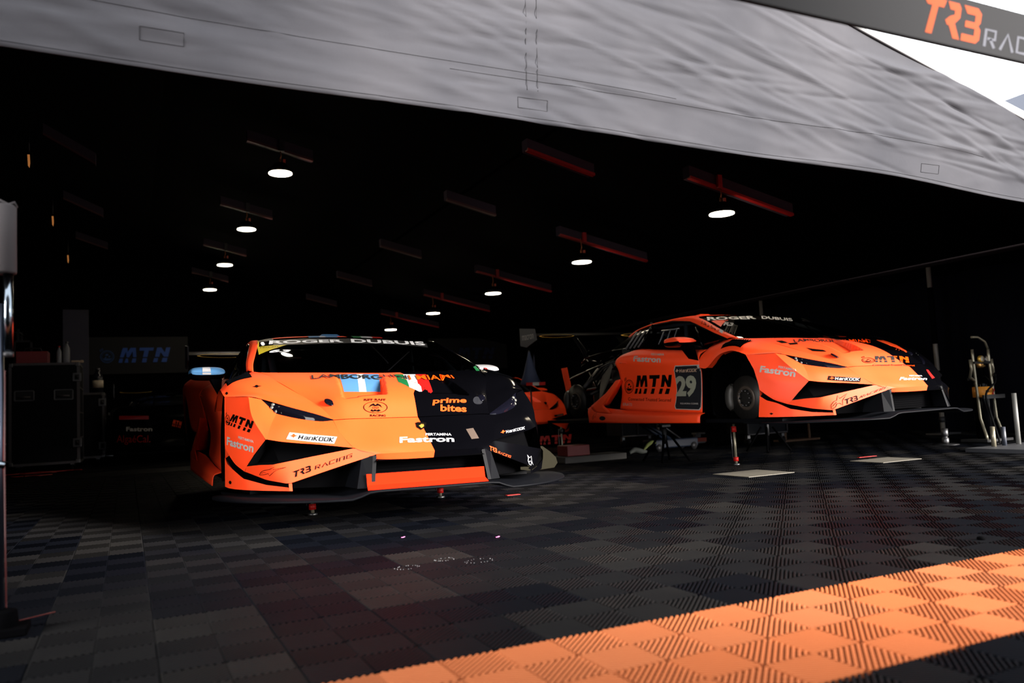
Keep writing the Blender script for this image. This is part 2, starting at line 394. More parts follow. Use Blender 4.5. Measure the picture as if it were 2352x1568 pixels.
def build_car(label, cat, pose, paint, side_paint, opts, group=None):
    """opts: rear (bodywork fitted), side (door+skirt), lip (orange lower strip), full (detail)"""
    car = empty('race_car', label=label, cat=cat, group=group)
    car.location = pose[:3]; car.rotation_euler = (pose[5], pose[4], pose[3])
    gl = glassmat(); panels = []
    def put(G, name, m, solid=.006, **tg):
        o = grid_mb(G if isinstance(G, np.ndarray) else np.array(G)).build(name, m, car, solid=solid, **tg); panels.append(o); return o
    # bonnet with its two sunken ducts
    R1 = [(.27,0,.765), (.28,.25,.768), (.27,.45,.755), (.24,.58,.752), (.20,.672,.754)]
    R2 = [(.50,0,.707), (.50,.2,.706), (.50,.40,.683), (.48,.50,.660), (.45,.560,.649)]
    R3 = [(.65,0,.630), (.65,.2,.632), (.64,.38,.620), (.62,.45,.605), (.60,.500,.587)]
    R4 = [(.775,0,.517), (.77,.2,.519), (.75,.38,.520), (.735,.43,.519), (.725,.460,.517)]
    G = loft([full(c) for c in (BASE, R1, R2, R3, R4)], n=121, m=16)
    d = G.copy()
    for i in range(G.shape[0]):
        for j in range(G.shape[1]):
            x, y, z = G[i, j]; a = abs(y)
            if .035+(x-.2)*.235 < a < .315+(x-.2)*.14 and .17 < x < .622: d[i, j, 2] -= .085*((x-.17)/.452)**1.3
    put(d, 'bonnet', paint, solid=0)
    for sgn in (-1, 1):   # mesh grilles at the bottom of the ducts
        mb = MB().add([(.615, sgn*.16, .575), (.615, sgn*.37, .565), (.56, sgn*.37, .607), (.56, sgn*.16, .62)], [(0, 1, 2, 3)])
        mb.build('duct_grille', carbon, car)
    # nose of the front bumper: seam -> lip
    N1 = [(.90,0,.432), (.89,.2,.434), (.85,.34,.440), (.815,.445,.448)]
    N2 = [(.985,0,.373), (.975,.2,.374), (.94,.32,.372), (.917,.393,.369)]
    N3 = [(1.035,0,.338), (1.022,.15,.338), (1.0,.25,.337), (.978,.297,.336)]
    R4b = [(.777,0,.514), (.772,.2,.516), (.752,.38,.517), (.727,.460,.514)]
    Gn = loft([full(c) for c in (R4b, N1, N2, N3)], n=61, m=8)
    mb = grid_mb(Gn)
    lip = [full([(p[0]-k*.02, p[1], p[2]-k*.035) for p in N3]) for k in (0, 1)]
    grid_mb(loft(lip, n=61, m=2), mb)
    for s in (-1, 1):
        # face between headlight and intake
        A = loft([[(.725,.46,.514), (.815,.445,.448), (.917,.393,.369)], [(.700,.519,.511), (.77,.52,.46), (.86,.47,.380)], [(.658,.588,.521), (.72,.60,.47), (.80,.56,.392)], [(.603,.655,.537), (.66,.70,.485), (.71,.72,.412)], [(.53,.725,.560), (.60,.765,.50), (.65,.797,.428)]], n=14, m=5)
        grid_mb(flip(A, s), mb)
        # the stepped panel outboard of the light
        B = loft([[(.53,.725,.560), (.60,.765,.50), (.65,.797,.428)], [(.42,.788,.642), (.535,.812,.545), (.65,.798,.427)], [(.382,.851,.659), (.52,.850,.545), (.649,.80,.426)]], n=12, m=5, lin=True)
        grid_mb(flip(B, s), mb)
        # bumper side back to the wheel arch
        Cc = loft([[(.382,.851,.659), (.52,.848,.545), (.648,.80,.427), (.59,.85,.35), (.542,.884,.286), (.508,.89,.257)],
                   [(.27,.905,.663), (.36,.92,.54), (.44,.915,.44), (.43,.92,.38), (.42,.925,.31), (.40,.93,.30)],
                   [(.166,.954,.667), (.253,.963,.543), (.290,.967,.435), (.297,.967,.40), (.298,.966,.385), (.298,.966,.378)]], n=24, m=7, linc=True)
        grid_mb(flip(Cc, s), mb)
        # band below the intake
        D = loft([[(.542,.884,.286), (.64,.835,.295), (.728,.777,.298), (.82,.60,.332), (.917,.393,.369), (.978,.297,.336)],
                  [(.508,.888,.257), (.585,.84,.235), (.657,.798,.216), (.764,.705,.197), (.87,.50,.267), (.977,.297,.334)]], n=30, m=6, linc=True)
        grid_mb(flip(D, s), mb)
        # lower strip under the slash
        E_ = loft([[(.298,.968,.330), (.36,.962,.295), (.453,.945,.270), (.535,.900,.222), (.65,.80,.190), (.768,.705,.178)],
                   [(.266,.964,.165), (.36,.955,.163), (.45,.93,.162), (.54,.885,.161), (.65,.80,.160), (.770,.702,.160)]], n=24, m=5, linc=True)
        grid_mb(flip(E_, s), mb)
        grid_mb(flip(loft([[(.764,.705,.197), (.77,.702,.160)], [(.775,.69,.20), (.78,.688,.160)]], n=4, m=3), s), mb)
        grid_mb(flip(loft([[(.166,.954,.667), (.253,.963,.543), (.290,.967,.435), (.298,.966,.33), (.266,.964,.165)], [(.155,.90,.66), (.24,.90,.54), (.277,.90,.435), (.285,.90,.33), (.255,.90,.165)]], n=14, m=2), s), mb)
    bumper = mb.build('front_bumper', paint, car); panels.append(bumper)
    for s in (-1, 1):
        # recess behind the slash, intake pocket and its mesh
        mb = MB()
        grid_mb(flip(loft([[(.295,.963,.39), (.42,.925,.30), (.51,.885,.26), (.657,.793,.218), (.762,.70,.20)], [(.28,.93,.36), (.40,.90,.27), (.50,.86,.235), (.64,.775,.205), (.745,.69,.187)], [(.295,.963,.325), (.45,.94,.265), (.53,.896,.22), (.65,.795,.19), (.766,.70,.178)]], n=20, m=4), s), mb)
        mb.build('bumper_slash', matte, car)
        rim = [(.65,.797,.428), (.542,.884,.286), (.728,.777,.298), (.917,.393,.369)]
        back = [(.56,.76,.415), (.50,.82,.30), (.62,.73,.305), (.80,.42,.36)]
        V = [(x, s*y, z) for x, y, z in rim+back]
        MB().add(V, [(0,1,5,4), (1,2,6,5), (2,3,7,6), (3,0,4,7)]).add([V[i] for i in (4,5,6,7)], [(0,1,2,3)]).build('air_intake', matte, car)
        # headlight: dark lens with a cluster of round lamps and a light bar
        top = [(.725,.46,.519), (.66,.54,.551), (.56,.648,.590), (.45,.745,.624), (.41,.792,.647)]
        bot = [(.725,.46,.512), (.700,.519,.512), (.658,.588,.522), (.603,.655,.538), (.53,.725,.558), (.46,.770,.610), (.41,.792,.645)]
        Gh = flip(loft([top, [(.725,.46,.5155), (.69,.53,.531), (.635,.61,.552), (.56,.69,.578), (.45,.76,.618), (.41,.792,.646)], bot], n=18, m=4), s)
        hl = put(Gh, 'headlight', glass, solid=0)
        def hp(t, u, out=.004):
            a = Vector(catmull(top, 50)[int(t*49)]); b = Vector(catmull(bot, 50)[int(t*49)]); p = a.lerp(b, u); p.y *= s
            return p + Vector((.75, s*.3, .55)).normalized()*out
        mb = MB()
        for t, u, r in ((.80,.30,.011), (.70,.35,.009), (.78,.70,.011), (.70,.80,.010), (.62,.35,.007), (.63,.72,.009)):
            c = hp(t, u, .002); q = Vector((.8, s*.25, .35)).to_track_quat('Z', 'Y').to_matrix()
            V = [c + q @ Vector((r*math.cos(a)*k, r*math.sin(a)*k, h)) for k, h in ((1, 0), (.8, .005), (.01, .006)) for a in [2*PI*i/12 for i in range(12)]]
            F = [(i*12+j, i*12+(j+1) % 12, (i+1)*12+(j+1) % 12, (i+1)*12+j) for i in range(2) for j in range(12)]
            mb.add(V, F, True)
        mb.build('lamp_cluster', mat('lamp_reflector', color=(.07,.07,.06), rough=.4), hl)
        lo, hi = (.16, .52)
        MB().add([hp(lo,.35), hp(hi,.38), hp(hi,.62), hp(lo+.02,.72)], [(0, 1, 2, 3)]).build('light_bar', mat('light_bar', color=(.10,.09,.08), rough=.5), hl)
        # fender with flare
        FR = [[(-.42,.745,.800), (-.42,.80,.770), (-.43,.90,.690), (-.43,.925,.60)],
              [(-.25,.742,.825), (-.27,.80,.798), (-.28,.895,.745), (-.284,.967,.59)],
              [(-.10,.757,.824), (-.10,.82,.800), (-.12,.90,.775), (-.14,.964,.685)],
              [(.05,.708,.797), (.03,.79,.792), (.01,.90,.772), (.0,.963,.712)],
              [(.20,.672,.754), (.16,.79,.757), (.12,.90,.737), (.09,.963,.697)],
              [(.45,.560,.649), (.36,.69,.680), (.27,.84,.696), (.14,.96,.680)],
              [(.60,.500,.587), (.46,.66,.640), (.35,.80,.672), (.16,.957,.672)],
              [(.725,.460,.518), (.66,.541,.552), (.56,.650,.591), (.42,.788,.645), (.382,.851,.661), (.166,.954,.667)]]
        mb = grid_mb(flip(loft(FR, n=26, m=6, linc=False), s))
        edge = [r[-1] for r in FR[1:]]
        grid_mb(flip(loft([edge, [(x, y-.06, z-.004) for x, y, z in edge]], n=30, m=2), s), mb)
        grid_mb(flip(loft([[(-.42,.80,.770), (-.43,.90,.69), (-.43,.925,.60)], [(-.40,.80,.72), (-.40,.88,.66), (-.284,.967,.59)]], n=8, m=3), s), mb)
        panels.append(mb.build('fender', paint, car))
        # louvred vent on the fender top
        vv = [(-.13,.80), (.09,.79), (.135,.785), (.06,.88), (.0,.93), (-.12,.93)]
        bv = BVHTree.FromPolygons([v.co.copy() for v in panels[-1].data.vertices], [tuple(p.vertices) for p in panels[-1].data.polygons])
        def top_z(x, y):
            h = bv.ray_cast(Vector((x, s*y, 1.2)), Vector((0, 0, -1))); return h[0].z if h[0] else .78
        Gv = np.array([[(x, s*(.79+(.93-.79)*v), top_z(x, .79+(.93-.79)*v)+.003) for v in np.linspace(0, 1, 6)] for x in np.linspace(-.14, .09, 10)])
        vent = grid_mb(Gv).build('fender_vent', matte, car)
        mb = MB()
        for k in range(9):
            x = -.13+k*.025; mb.add([(x, s*.795, top_z(x, .795)+.004), (x, s*.925, top_z(x, .925)+.004), (x+.014, s*.925, top_z(x, .925)+.014), (x+.014, s*.795, top_z(x, .795)+.014)], [(0, 1, 2, 3)])
        mb.build('louvre', carbon, vent)
        # oval tow cover on the bonnet edge
        o = MB().lathe([(.034, 0), (.034, .004), (.028, .006)], n=24).build('bonnet_latch', glass, car)
        o.location = (.615, s*.455, .612); o.scale = (1.0, .72, 1); o.rotation_euler = (s*-.18, .60, s*-.5)
        # wheel housing with brake disc and hub
        mb = MB(); pr = [(.36*math.cos(a), .36+.36*math.sin(a)) for a in np.linspace(-.6, PI+.6, 24)]
        V = [(x*.83, s*.93, z) for x, z in pr]+[(x*.83, s*.62, z) for x, z in pr]; n_ = len(pr)
        mb.add(V, [(i, i+1, n_+i+1, n_+i) for i in range(n_-1)]+[tuple(range(n_, 2*n_))]); mb.build('wheel_housing', matte, car)
        hub(car, 0, s, .316)
        hub(car, -2.60, s, .356)
    # lower grille, vanes, splitter
    mb = MB()
    mb.add([(.86,-.30,.325), (.86,.30,.325), (.86,.30,.17), (.86,-.30,.17)], [(0, 1, 2, 3)])
    for s in (-1, 1): mb.add([(.86,s*.30,.325), (.66,s*.68,.195), (.66,s*.68,.165), (.86,s*.30,.165)], [(0, 1, 2, 3)]); mb.add([(.86,s*.30,.325), (.975,s*.297,.332), (.762,s*.70,.195), (.66,s*.68,.195)], [(0, 1, 2, 3)])
    mb.add([(.86,-.30,.325), (1.01,-.297,.302), (1.01,.297,.302), (.86,.30,.325)], [(0, 1, 2, 3)])
    mb.build('lower_grille', matte, car)
    mb = MB()
    for k in range(9):
        z = .175+k*.016; mb.box((.865, 0, z), (.006, .60, .003))
    mb.build('grille_slats', matte, car)
    for s in (-1, 1):
        V = [(1.0, .335, .165), (.97, .40, .165), (.80, .42, .165), (.97, .315, .328), (.935, .365, .318), (.80, .38, .31)]
        V += [(x, y-.02, z) for x, y, z in V]; V = [(x, s*y, z) for x, y, z in V]
        MB().add(V, [(0,1,4,3), (1,2,5,4), (6,9,10,7), (7,10,11,8), (0,3,9,6)]).build('grille_vane', carbon, car)
    out = [(1.065,0), (1.06,.25), (1.05,.42), (1.01,.60), (.90,.78), (.74,.93), (.58,1.01), (.44,1.045), (.33,1.03), (.28,.97), (.10,.97)]
    def zed(y): a = abs(y); t = min(1, max(0, (a-.33)/.12)); t = t*t*(3-2*t); return .158-.033*t
    L = catmull([(x, y, 0) for x, y in out], 40); L = [(p[0], p[1]) for p in L]
    rim = [(x, -y) for x, y in L[::-1]]+L[1:]
    mb = MB(); n_ = len(rim); V = []
    for x, y in rim: V += [(x, y, zed(y)), (x+.004, y, zed(y)-.006), (x, y, zed(y)-.012), (.30, y*.93, zed(y*.93)-.012), (.30, y*.93, zed(y*.93))]
    F = []
    for i in range(n_-1):
        a = 5*i; F += [(a, a+5, a+6, a+1), (a+1, a+6, a+7, a+2), (a+2, a+7, a+8, a+3), (a+4, a+9, a+5, a)]
    mb.add(V, F, True); mb.build('front_splitter', carbon, car)
    if opts.get('lip'):
        MB().add([(.985,-.355,.236), (.985,.30,.236), (.998,.30,.180), (.998,-.355,.180), (1.03,-.36,.161), (1.03,.305,.161)], [(0, 1, 2, 3), (3, 2, 5, 4)]).build('lower_lip_strip', mat('lip_orange', color=(.55, .010, .001), rough=.9, spec=.05), car, solid=.004, label='orange strip above the splitter')
    # greenhouse
    mid = [(-.46,0,.985), (-.43,.27,.985), (-.38,.53,.968), (-.396,.70,.945)]
    q = [(-.19,0,.897), (-.17,.29,.899), (-.145,.53,.893), (-.248,.734,.885)]
    ws = put(loft([full(c) for c in ([(x, y, z+.004) for x, y, z in BASE[:3]]+[(.0,.69,.816), (-.10,.752,.827)], q, mid, WTOP)], n=61, m=7), 'windscreen', gl, solid=0)
    put(loft([full(c) for c in (WTOP, [(-1.14,0,1.146), (-1.12,.25,1.141), (-1.05,.47,1.121), (-.93,.63,1.082)], [(-1.35,0,1.153), (-1.35,.25,1.147), (-1.35,.45,1.124), (-1.30,.61,1.088)], [(-1.65,0,1.130), (-1.65,.25,1.122), (-1.65,.42,1.10), (-1.65,.57,1.062)], [(-1.95,0,1.08), (-1.95,.22,1.072), (-1.93,.38,1.05), (-1.90,.50,1.03)])], n=61, m=7), 'roof', opts.get('roof', paint))
    for s in (-1, 1):
        pin = [(-.10,.757,.824), (-.248,.738,.885), (-.396,.706,.945), (-.692,.644,1.065), (-.93,.63,1.082), (-1.30,.61,1.088), (-1.65,.57,1.062), (-1.90,.50,1.03)]
        pout = [(-.212,.785,.832), (-.38,.765,.893), (-.54,.735,.955), (-.772,.69,1.040), (-1.054,.66,1.076), (-1.386,.635,1.078), (-1.68,.60,1.050), (-1.92,.55,1.00)]
        put(flip(loft([pin, [((a[0]+b[0])/2, (a[1]+b[1])/2+.012, (a[2]+b[2])/2+.010) for a, b in zip(pin, pout)], pout], n=50, m=4), s), 'roof_pillar', paint)
        # side window: top contour and belt line
        wt = [(-.215,.782,.830), (-.38,.762,.890), (-.54,.732,.952), (-.772,.687,1.037), (-1.054,.657,1.073), (-1.386,.632,1.075)]
        wb = [(-.218,.786,.826), (-.33,.795,.79), (-.45,.80,.762), (-.80,.80,.785), (-1.10,.79,.815), (-1.435,.765,.845)]
        put(flip(loft([wt, [((a[0]+b[0])/2, (a[1]+b[1])/2+.012, (a[2]+b[2])/2) for a, b in zip(wt, wb)], wb], n=40, m=5), s), 'side_window', gl, solid=0)
        mb = MB(); mb.tube([(x, s*(y+.004), z) for x, y, z in wt], .007, 6); mb.tube([(-.62, s*.76, .975), (-.50, s*.80, .77)], .008, 6); mb.tube([(-1.386, s*.637, 1.075), (-1.41, s*.72, .96), (-1.435, s*.77, .845)], .014, 6)
        mb.build('window_frame', blackp, car)
        if opts.get('pull') and s == -1:
            mb = MB()
            for a, b in (((-.93,.86),(-.93,.99)), ((-.93,.99),(-1.12,.99)), ((-1.12,.99),(-1.14,.86)), ((-1.03,.99),(-1.03,.86)), ((-.90,.99),(-1.16,.995))):
                yy = lambda z: -(.80-(z-.80)*.5)-.012
                mb.tube([(a[0], yy(a[1]), a[1]), (b[0], yy(b[1]), b[1])], .006, 6)
            mb.build('window_hatch', mat('hatch_clear', color=(.10,.11,.12), rough=.3), car)
        # rear quarter with slats
        qt = [(-1.40,.637,1.070), (-1.66,.60,1.045), (-1.92,.55,1.0)]; qb = [(-1.445,.77,.845), (-1.75,.75,.86), (-2.05,.70,.87)]
        put(flip(loft([qt, qb], n=20, m=4), s), 'quarter_panel', blackp)
        mb = MB()
        for k in range(4):
            x = -1.47-k*.07; mb.tube([(x-.02, s*(.76), .86), (x+.05, s*.655, 1.03)], .010, 6)
        mb.build('quarter_slats', mat('slat_grey', color=(.07,.07,.075), rough=.5) if (opts.get('pull') and s < 0) else darksteel, car)
        # door
        DR = [[(-.45,.80,.758), (-.80,.80,.781), (-1.10,.79,.811), (-1.435,.765,.842), (-1.53,.79,.835)],
              [(-.45,.88,.72), (-.80,.89,.74), (-1.10,.90,.76), (-1.45,.91,.79), (-1.60,.90,.79)],
              [(-.435,.915,.66), (-.80,.925,.67), (-1.10,.93,.69), (-1.45,.945,.72), (-1.64,.945,.725)],
              [(-.42,.91,.56), (-.80,.90,.57), (-1.10,.89,.58), (-1.45,.90,.60), (-1.62,.92,.62)],
              [(-.44,.90,.40), (-.80,.87,.40), (-1.10,.86,.41), (-1.45,.86,.42), (-1.66,.87,.43)],
              [(-.455,.905,.205), (-.80,.90,.21), (-1.10,.895,.22), (-1.45,.89,.235), (-1.70,.88,.26)]]
        door = put(flip(loft(DR, n=40, m=6), s), 'door', side_paint[0 if s < 0 else 1])
        mb = MB(); mb.tube([(-1.45, s*.944, .712), (-1.56, s*.948, .718)], .008, 8); mb.build('door_handle', side_paint[0 if s < 0 else 1], door)
        # sill and tall rear strake
        SK = [[(-.42,.905,.205), (-.9,.905,.215), (-1.45,.895,.24), (-1.75,.90,.26)], [(-.42,.96,.185), (-.9,.96,.185), (-1.5,.96,.20), (-1.95,.97,.24), (-2.095,.98,.29)], [(-.42,.972,.12), (-.9,.975,.12), (-1.5,.98,.122), (-2.12,.985,.127)]]
        mb = grid_mb(flip(loft(SK, n=36, m=5), s))
        ST = [[(-1.569,.955,.555), (-1.70,.965,.43), (-1.86,.972,.30), (-1.72,.965,.215)], [(-1.640,.955,.545), (-1.80,.965,.43), (-2.095,.98,.29), (-1.99,.975,.22)]]
        grid_mb(flip(loft(ST, n=14, m=4, linc=True), s), mb)
        grid_mb(flip(loft([[(-1.569,.955,.555), (-1.70,.965,.43), (-1.86,.972,.30)], [(-1.60,.90,.54), (-1.74,.88,.42), (-1.90,.88,.29)]], n=8, m=3, linc=True), s), mb)
        panels.append(mb.build('side_skirt', side_paint[0 if s < 0 else 1], car, solid=.006))
        MB().add([(x, s*y, z) for x, y, z in ((-1.55,.86,.60), (-2.0,.80,.32), (-1.95,.80,.20), (-1.5,.86,.22))], [(0, 1, 2, 3)]).build('side_duct', matte, car)
        # mirror: teardrop shell on a strut
        mb = MB(); prof = []
        for i, (x, ry, rz) in enumerate(((-.50,.10,.012), (-.53,.108,.040), (-.58,.112,.052), (-.64,.112,.050), (-.69,.106,.044), (-.70,.100,.040))):
            sq = lambda v: math.copysign(abs(v)**.62, v)
            prof.append([(x+.015*math.cos(2*a), s*(.985+ry*sq(math.cos(a))), .838+rz*sq(math.sin(a))*(.88 if math.sin(a) > 0 else .85)) for a in [2*PI*k/24 for k in range(24)]])
        V = sum(prof, []); F = [(i*24+k, i*24+(k+1) % 24, (i+1)*24+(k+1) % 24, (i+1)*24+k) for i in range(5) for k in range(24)]
        F += [tuple(range(24)), tuple(range(120, 144))]
        mb.add(V, F, True); mb.mi = [1 if sum(V[i][2] for i in f)/len(f) < .838 else 0 for f in F]
        mcap = opts['mirror'][0 if s < 0 else 1]
        mirror = mb.build('wing_mirror', [mcap, blackp], car)
        panels.append(mirror)
        MB().add([(x, s*y, z) for x, y, z in ((-.50,.90,.80), (-.62,.90,.80), (-.56,.90,.66), (-.44,.915,.66), (-.50,.97,.80), (-.62,.97,.80))], [(0, 1, 2, 3), (0, 4, 5, 1), (4, 0, 3), (5, 4, 3, 2), (1, 5, 2)]).build('mirror_strut', blackp, mirror)
        MB().add([(-.702, s*.90, .815), (-.702, s*1.07, .815), (-.702, s*1.07, .866), (-.702, s*.90, .866)], [(0, 1, 2, 3)]).build('mirror_glass', steel, mirror)
    # cabin: dash, seat, cage
    MB().box((-.95, 0, .42), (1.3, 1.3, .5)).box((-.22, 0, .72), (.5, 1.15, .10)).box((-1.75, 0, .62), (.08, 1.15, .80)).build('cabin_tub', interior, car)
    mb = MB()
    for s in (-1, 1):
        mb.tube([(-.12, s*.62, .76), (-.40, s*.60, .90), (-.80, s*.56, 1.04), (-1.5, s*.52, 1.06), (-1.72, s*.50, .70)], .022, 10)
        mb.tube([(-.95, s*.58, .55), (-1.0, s*.55, 1.04)], .020, 8)
        mb.tube([(-.45, s*.62, .70), (-1.0, s*.60, .86)], .018, 8)
    mb.tube([(-.82, -.55, 1.04), (-.84, .55, 1.04)], .020, 8); mb.tube([(-1.5, -.52, 1.05), (-1.5, .52, 1.05)], .020, 8); mb.tube([(-1.5, -.52, 1.05), (-1.7, .4, .7)], .018, 8)
    mb.build('roll_cage', cagem, car)
    sx = .34
    MB().box((-1.15, sx, .70), (.14, .50, .62), M=Matrix.Rotation(-.2, 3, 'Y')).box((-.85, sx, .55), (.5, .46, .14)).box((-1.20, sx, 1.0), (.10, .26, .10)).build('racing_seat', interior, car, bevel=.02)
    mb = MB(); mb.tube([(-.52+.03*math.cos(a), sx+.15*math.cos(a), .78+.12*math.sin(a)) for a in np.linspace(0, 2*PI, 25)], .012, 8); mb.build('steering_wheel', rubber, car)
    mb = MB(); mb.tube([(.06, .05, .808), (-.35, .33, .962)], .006, 6); mb.tube([(-.10, .10, .87), (-.55, .12, 1.02)], .005, 6); mb.build('windscreen_wiper', matte, car)
    # roof scoop
    mb = MB(); mb.add([(-1.30,-.11,1.145), (-1.30,.11,1.145), (-1.34,.06,1.182), (-1.34,-.06,1.182), (-1.75,-.10,1.11), (-1.75,.10,1.11), (-1.72,.06,1.14), (-1.72,-.06,1.14)], [(3,2,6,7), (0,3,7,4), (2,1,5,6), (0,1,2,3)])
    mb.build('roof_scoop', opts.get('scoop', paint), car, bevel=.008)
    # side flick behind the front wheel arch
    if opts.get('flick'):
        MB().add([(-.1,1.10,.275), (-.1,1.228,.265), (-.1,1.286,.225), (-.1,1.334,.18), (-.1,1.345,.14), (-.1,1.317,.108), (-.1,1.20,.10), (-.1,1.0,.10), (-.1,1.0,.16)], [tuple(range(9))]).build('clear_side_flick', mat('flick_smoke', color=(.012,.011,.0075), rough=.95, spec=.0), car, solid=.006)
    if opts.get('wheels'):
        for x in (0, -2.60):
            for s in (-1, 1):
                zc = .325 - pose[2]
                w_ = MB().lathe([(.20, -.14), (.30, -.15), (.325, -.12), (.327, 0), (.325, .12), (.30, .15), (.20, .14)], c=(x, s*.80, zc), axis='Y', n=32).build('tyre', rubber, car)
                MB().lathe([(.03, .10*s), (.20, .13*s), (.205, .145*s), (.19, .13*s)], c=(x, s*.80, zc), axis='Y', n=32).build('wheel_rim', darksteel, w_)
    # under floor
    MB().box((-1.4, 0, .13), (3.6, 1.70, .03)).build('floor_pan', carbon, car)
    # rear wing
    mb = MB(); V = []; F = []
    prof = [(-3.27,1.155), (-3.35,1.172), (-3.45,1.185), (-3.56,1.21), (-3.555,1.20), (-3.45,1.165), (-3.35,1.150)]
    for y in (-.93, .93): V += [(x, y, z) for x, z in prof]
    n_ = len(prof); F = [(i, (i+1) % n_, n_+(i+1) % n_, n_+i) for i in range(n_)]
    wing = mb.add(V, F).build('rear_wing', carbon, car)
    for s in (-1, 1):
        MB().prism([(-3.20,1.10), (-3.24,1.235), (-3.60,1.275), (-3.60,1.06), (-3.45,1.03)], s*.93-.006, s*.93+.006, f=lambda x, y, z: (x, z, y)).build('wing_endplate', mat('endplate_grey', color=(.05,.05,.055), rough=.4), wing)
        MB().prism([(-3.30,1.16), (-3.10,.98), (-2.95,.80), (-3.02,.80), (-3.18,.95), (-3.40,1.17)], s*.33-.006, s*.33+.006, f=lambda x, y, z: (x, z, y)).build('wing_pylon', carbon, wing)
    decal('endplate_lettering', 'macron', (-3.54, -.93, 1.12), (-3.26, -.93, 1.12), (-3.54, -.93, 1.18), silver, wing, flat=True, lift=.009)
    decal('wing_logo', '*ring', (-3.285, .35, 1.13), (-3.285, .85, 1.13), (-3.285, .35, 1.17), gold, wing, flat=True)
    decal('wing_logo', '*ring', (-3.285, -.85, 1.13), (-3.285, -.35, 1.13), (-3.285, -.85, 1.17), gold, wing, flat=True)
    if opts.get('rear'):
        for s in (-1, 1):
            RF = [[(-1.53,.79,.835), (-1.60,.90,.79), (-1.64,.945,.725), (-1.62,.92,.62), (-1.66,.89,.45)],
                  [(-1.95,.72,.89), (-1.95,.88,.87), (-1.98,.975,.79), (-2.0,.98,.66), (-2.1,.97,.45)],
                  [(-2.35,.70,.92), (-2.35,.88,.91), (-2.33,.99,.83), (-2.33,1.0,.75), (-2.30,.995,.66)],
                  [(-2.65,.70,.93), (-2.65,.88,.92), (-2.65,.99,.85), (-2.62,1.0,.79), (-2.61,.995,.745)],
                  [(-2.95,.70,.93), (-2.95,.88,.92), (-2.95,.985,.84), (-2.93,.995,.76), (-2.92,.99,.66)],
                  [(-3.42,.65,.90), (-3.42,.85,.88), (-3.40,.94,.80), (-3.34,.95,.66), (-3.25,.95,.40)]]
            panels.append(grid_mb(flip(loft(RF, n=26, m=6), s)).build('rear_fender', side_paint[0 if s < 0 else 1], car, solid=.006))
        put(loft([full(c) for c in ([(-1.95,0,1.075), (-1.93,.38,1.045), (-1.95,.72,.89)], [(-2.5,0,.97), (-2.5,.4,.95), (-2.5,.72,.925)], [(-3.45,0,.90), (-3.45,.4,.90), (-3.42,.66,.90)])], n=31, m=6), 'engine_cover', blackp)
        put(loft([full(c) for c in ([(-3.46,0,.90), (-3.46,.5,.90), (-3.40,.90,.85)], [(-3.52,0,.66), (-3.50,.5,.66), (-3.38,.95,.64)], [(-3.50,0,.40), (-3.50,.5,.40), (-3.36,.96,.36)], [(-3.55,0,.20), (-3.52,.5,.20), (-3.36,.94,.20)])], n=31, m=5), 'rear_bumper', blackp)
        for s in (-1, 1):
            MB().add([(-3.525,s*.42,.74), (-3.50,s*.86,.76), (-3.49,s*.86,.70), (-3.525,s*.42,.68)], [(0, 1, 2, 3)]).build('tail_lamp', mat('tail_lamp', color=(.25,.01,.01), rough=.2), car, solid=.004)
    elif opts.get('bare'):
        bare_rear(car)
    bvh = None
    V = []; F = []
    for o in panels:
        b = len(V); V += [v.co.copy() for v in o.data.vertices]; F += [tuple(i+b for i in p.vertices) for p in o.data.polygons]
    bvh = BVHTree.FromPolygons(V, F)
    return car, bvh, dict(bumper=bumper, screen=ws)
def hub(car, x, s, z):
    disc = MB().lathe([(.03, 0), (.185, 0), (.185, -.03), (.03, -.03)], c=(x, 0, z), axis='Y', n=36).build('brake_disc', brake, car)
    disc.location = (0, s*.79, 0)
    mb = MB(); sg = -1 if s < 0 else 1
    prof = [(.055, -.02), (.100, 0), (.104, .035), (.080, .045), (.074, .03), (.055, .02), (.05, .012), (.012, .01)]
    mb.lathe([(r, h*sg) for r, h in prof], c=(x, 0, z), axis='Y', n=32); mb.build('wheel_hub', mat('hub_metal', color=(.05,.038,.03), rough=.5, metal=.5), disc)
    if s < 0:
        for k in range(10):
            a = 2*PI*k/10; MB().lathe([(.007, .03*sg), (.007, .062*sg)], c=(x+.062*math.cos(a), 0, z+.062*math.sin(a)), axis='Y', n=8).build('hub_stud', steel, disc)
    mb = MB()
    for k in range(14):
        a = 2*PI*k/14; mb.box((x+.145*math.cos(a), .002*sg, z+.145*math.sin(a)), (.05, .003, .005), M=Matrix.Rotation(-a-.5, 3, 'Y'))
    mb.build('disc_slots', steel, disc)
    pts = [(x-.20*math.cos(a), s*.80, z+.20*math.sin(a)) for a in np.linspace(-.5, .6, 7)]
    MB().tube(pts, [.03, .045, .05, .05, .05, .045, .03], 10).build('brake_caliper', mat('caliper', color=(.035,.033,.03), rough=.5, metal=.3), car)
    mb = MB(); mb.tube([(x+.05, s*.72, z+.05), (x+.12, s*.35, z+.16)], .016, 8); mb.tube([(x-.05, s*.72, z-.10), (x-.16, s*.30, z-.12)], .018, 8); mb.tube([(x, s*.74, z+.1), (x+.02, s*.50, z+.34)], .03, 10); mb.build('suspension_arm', darksteel, car)
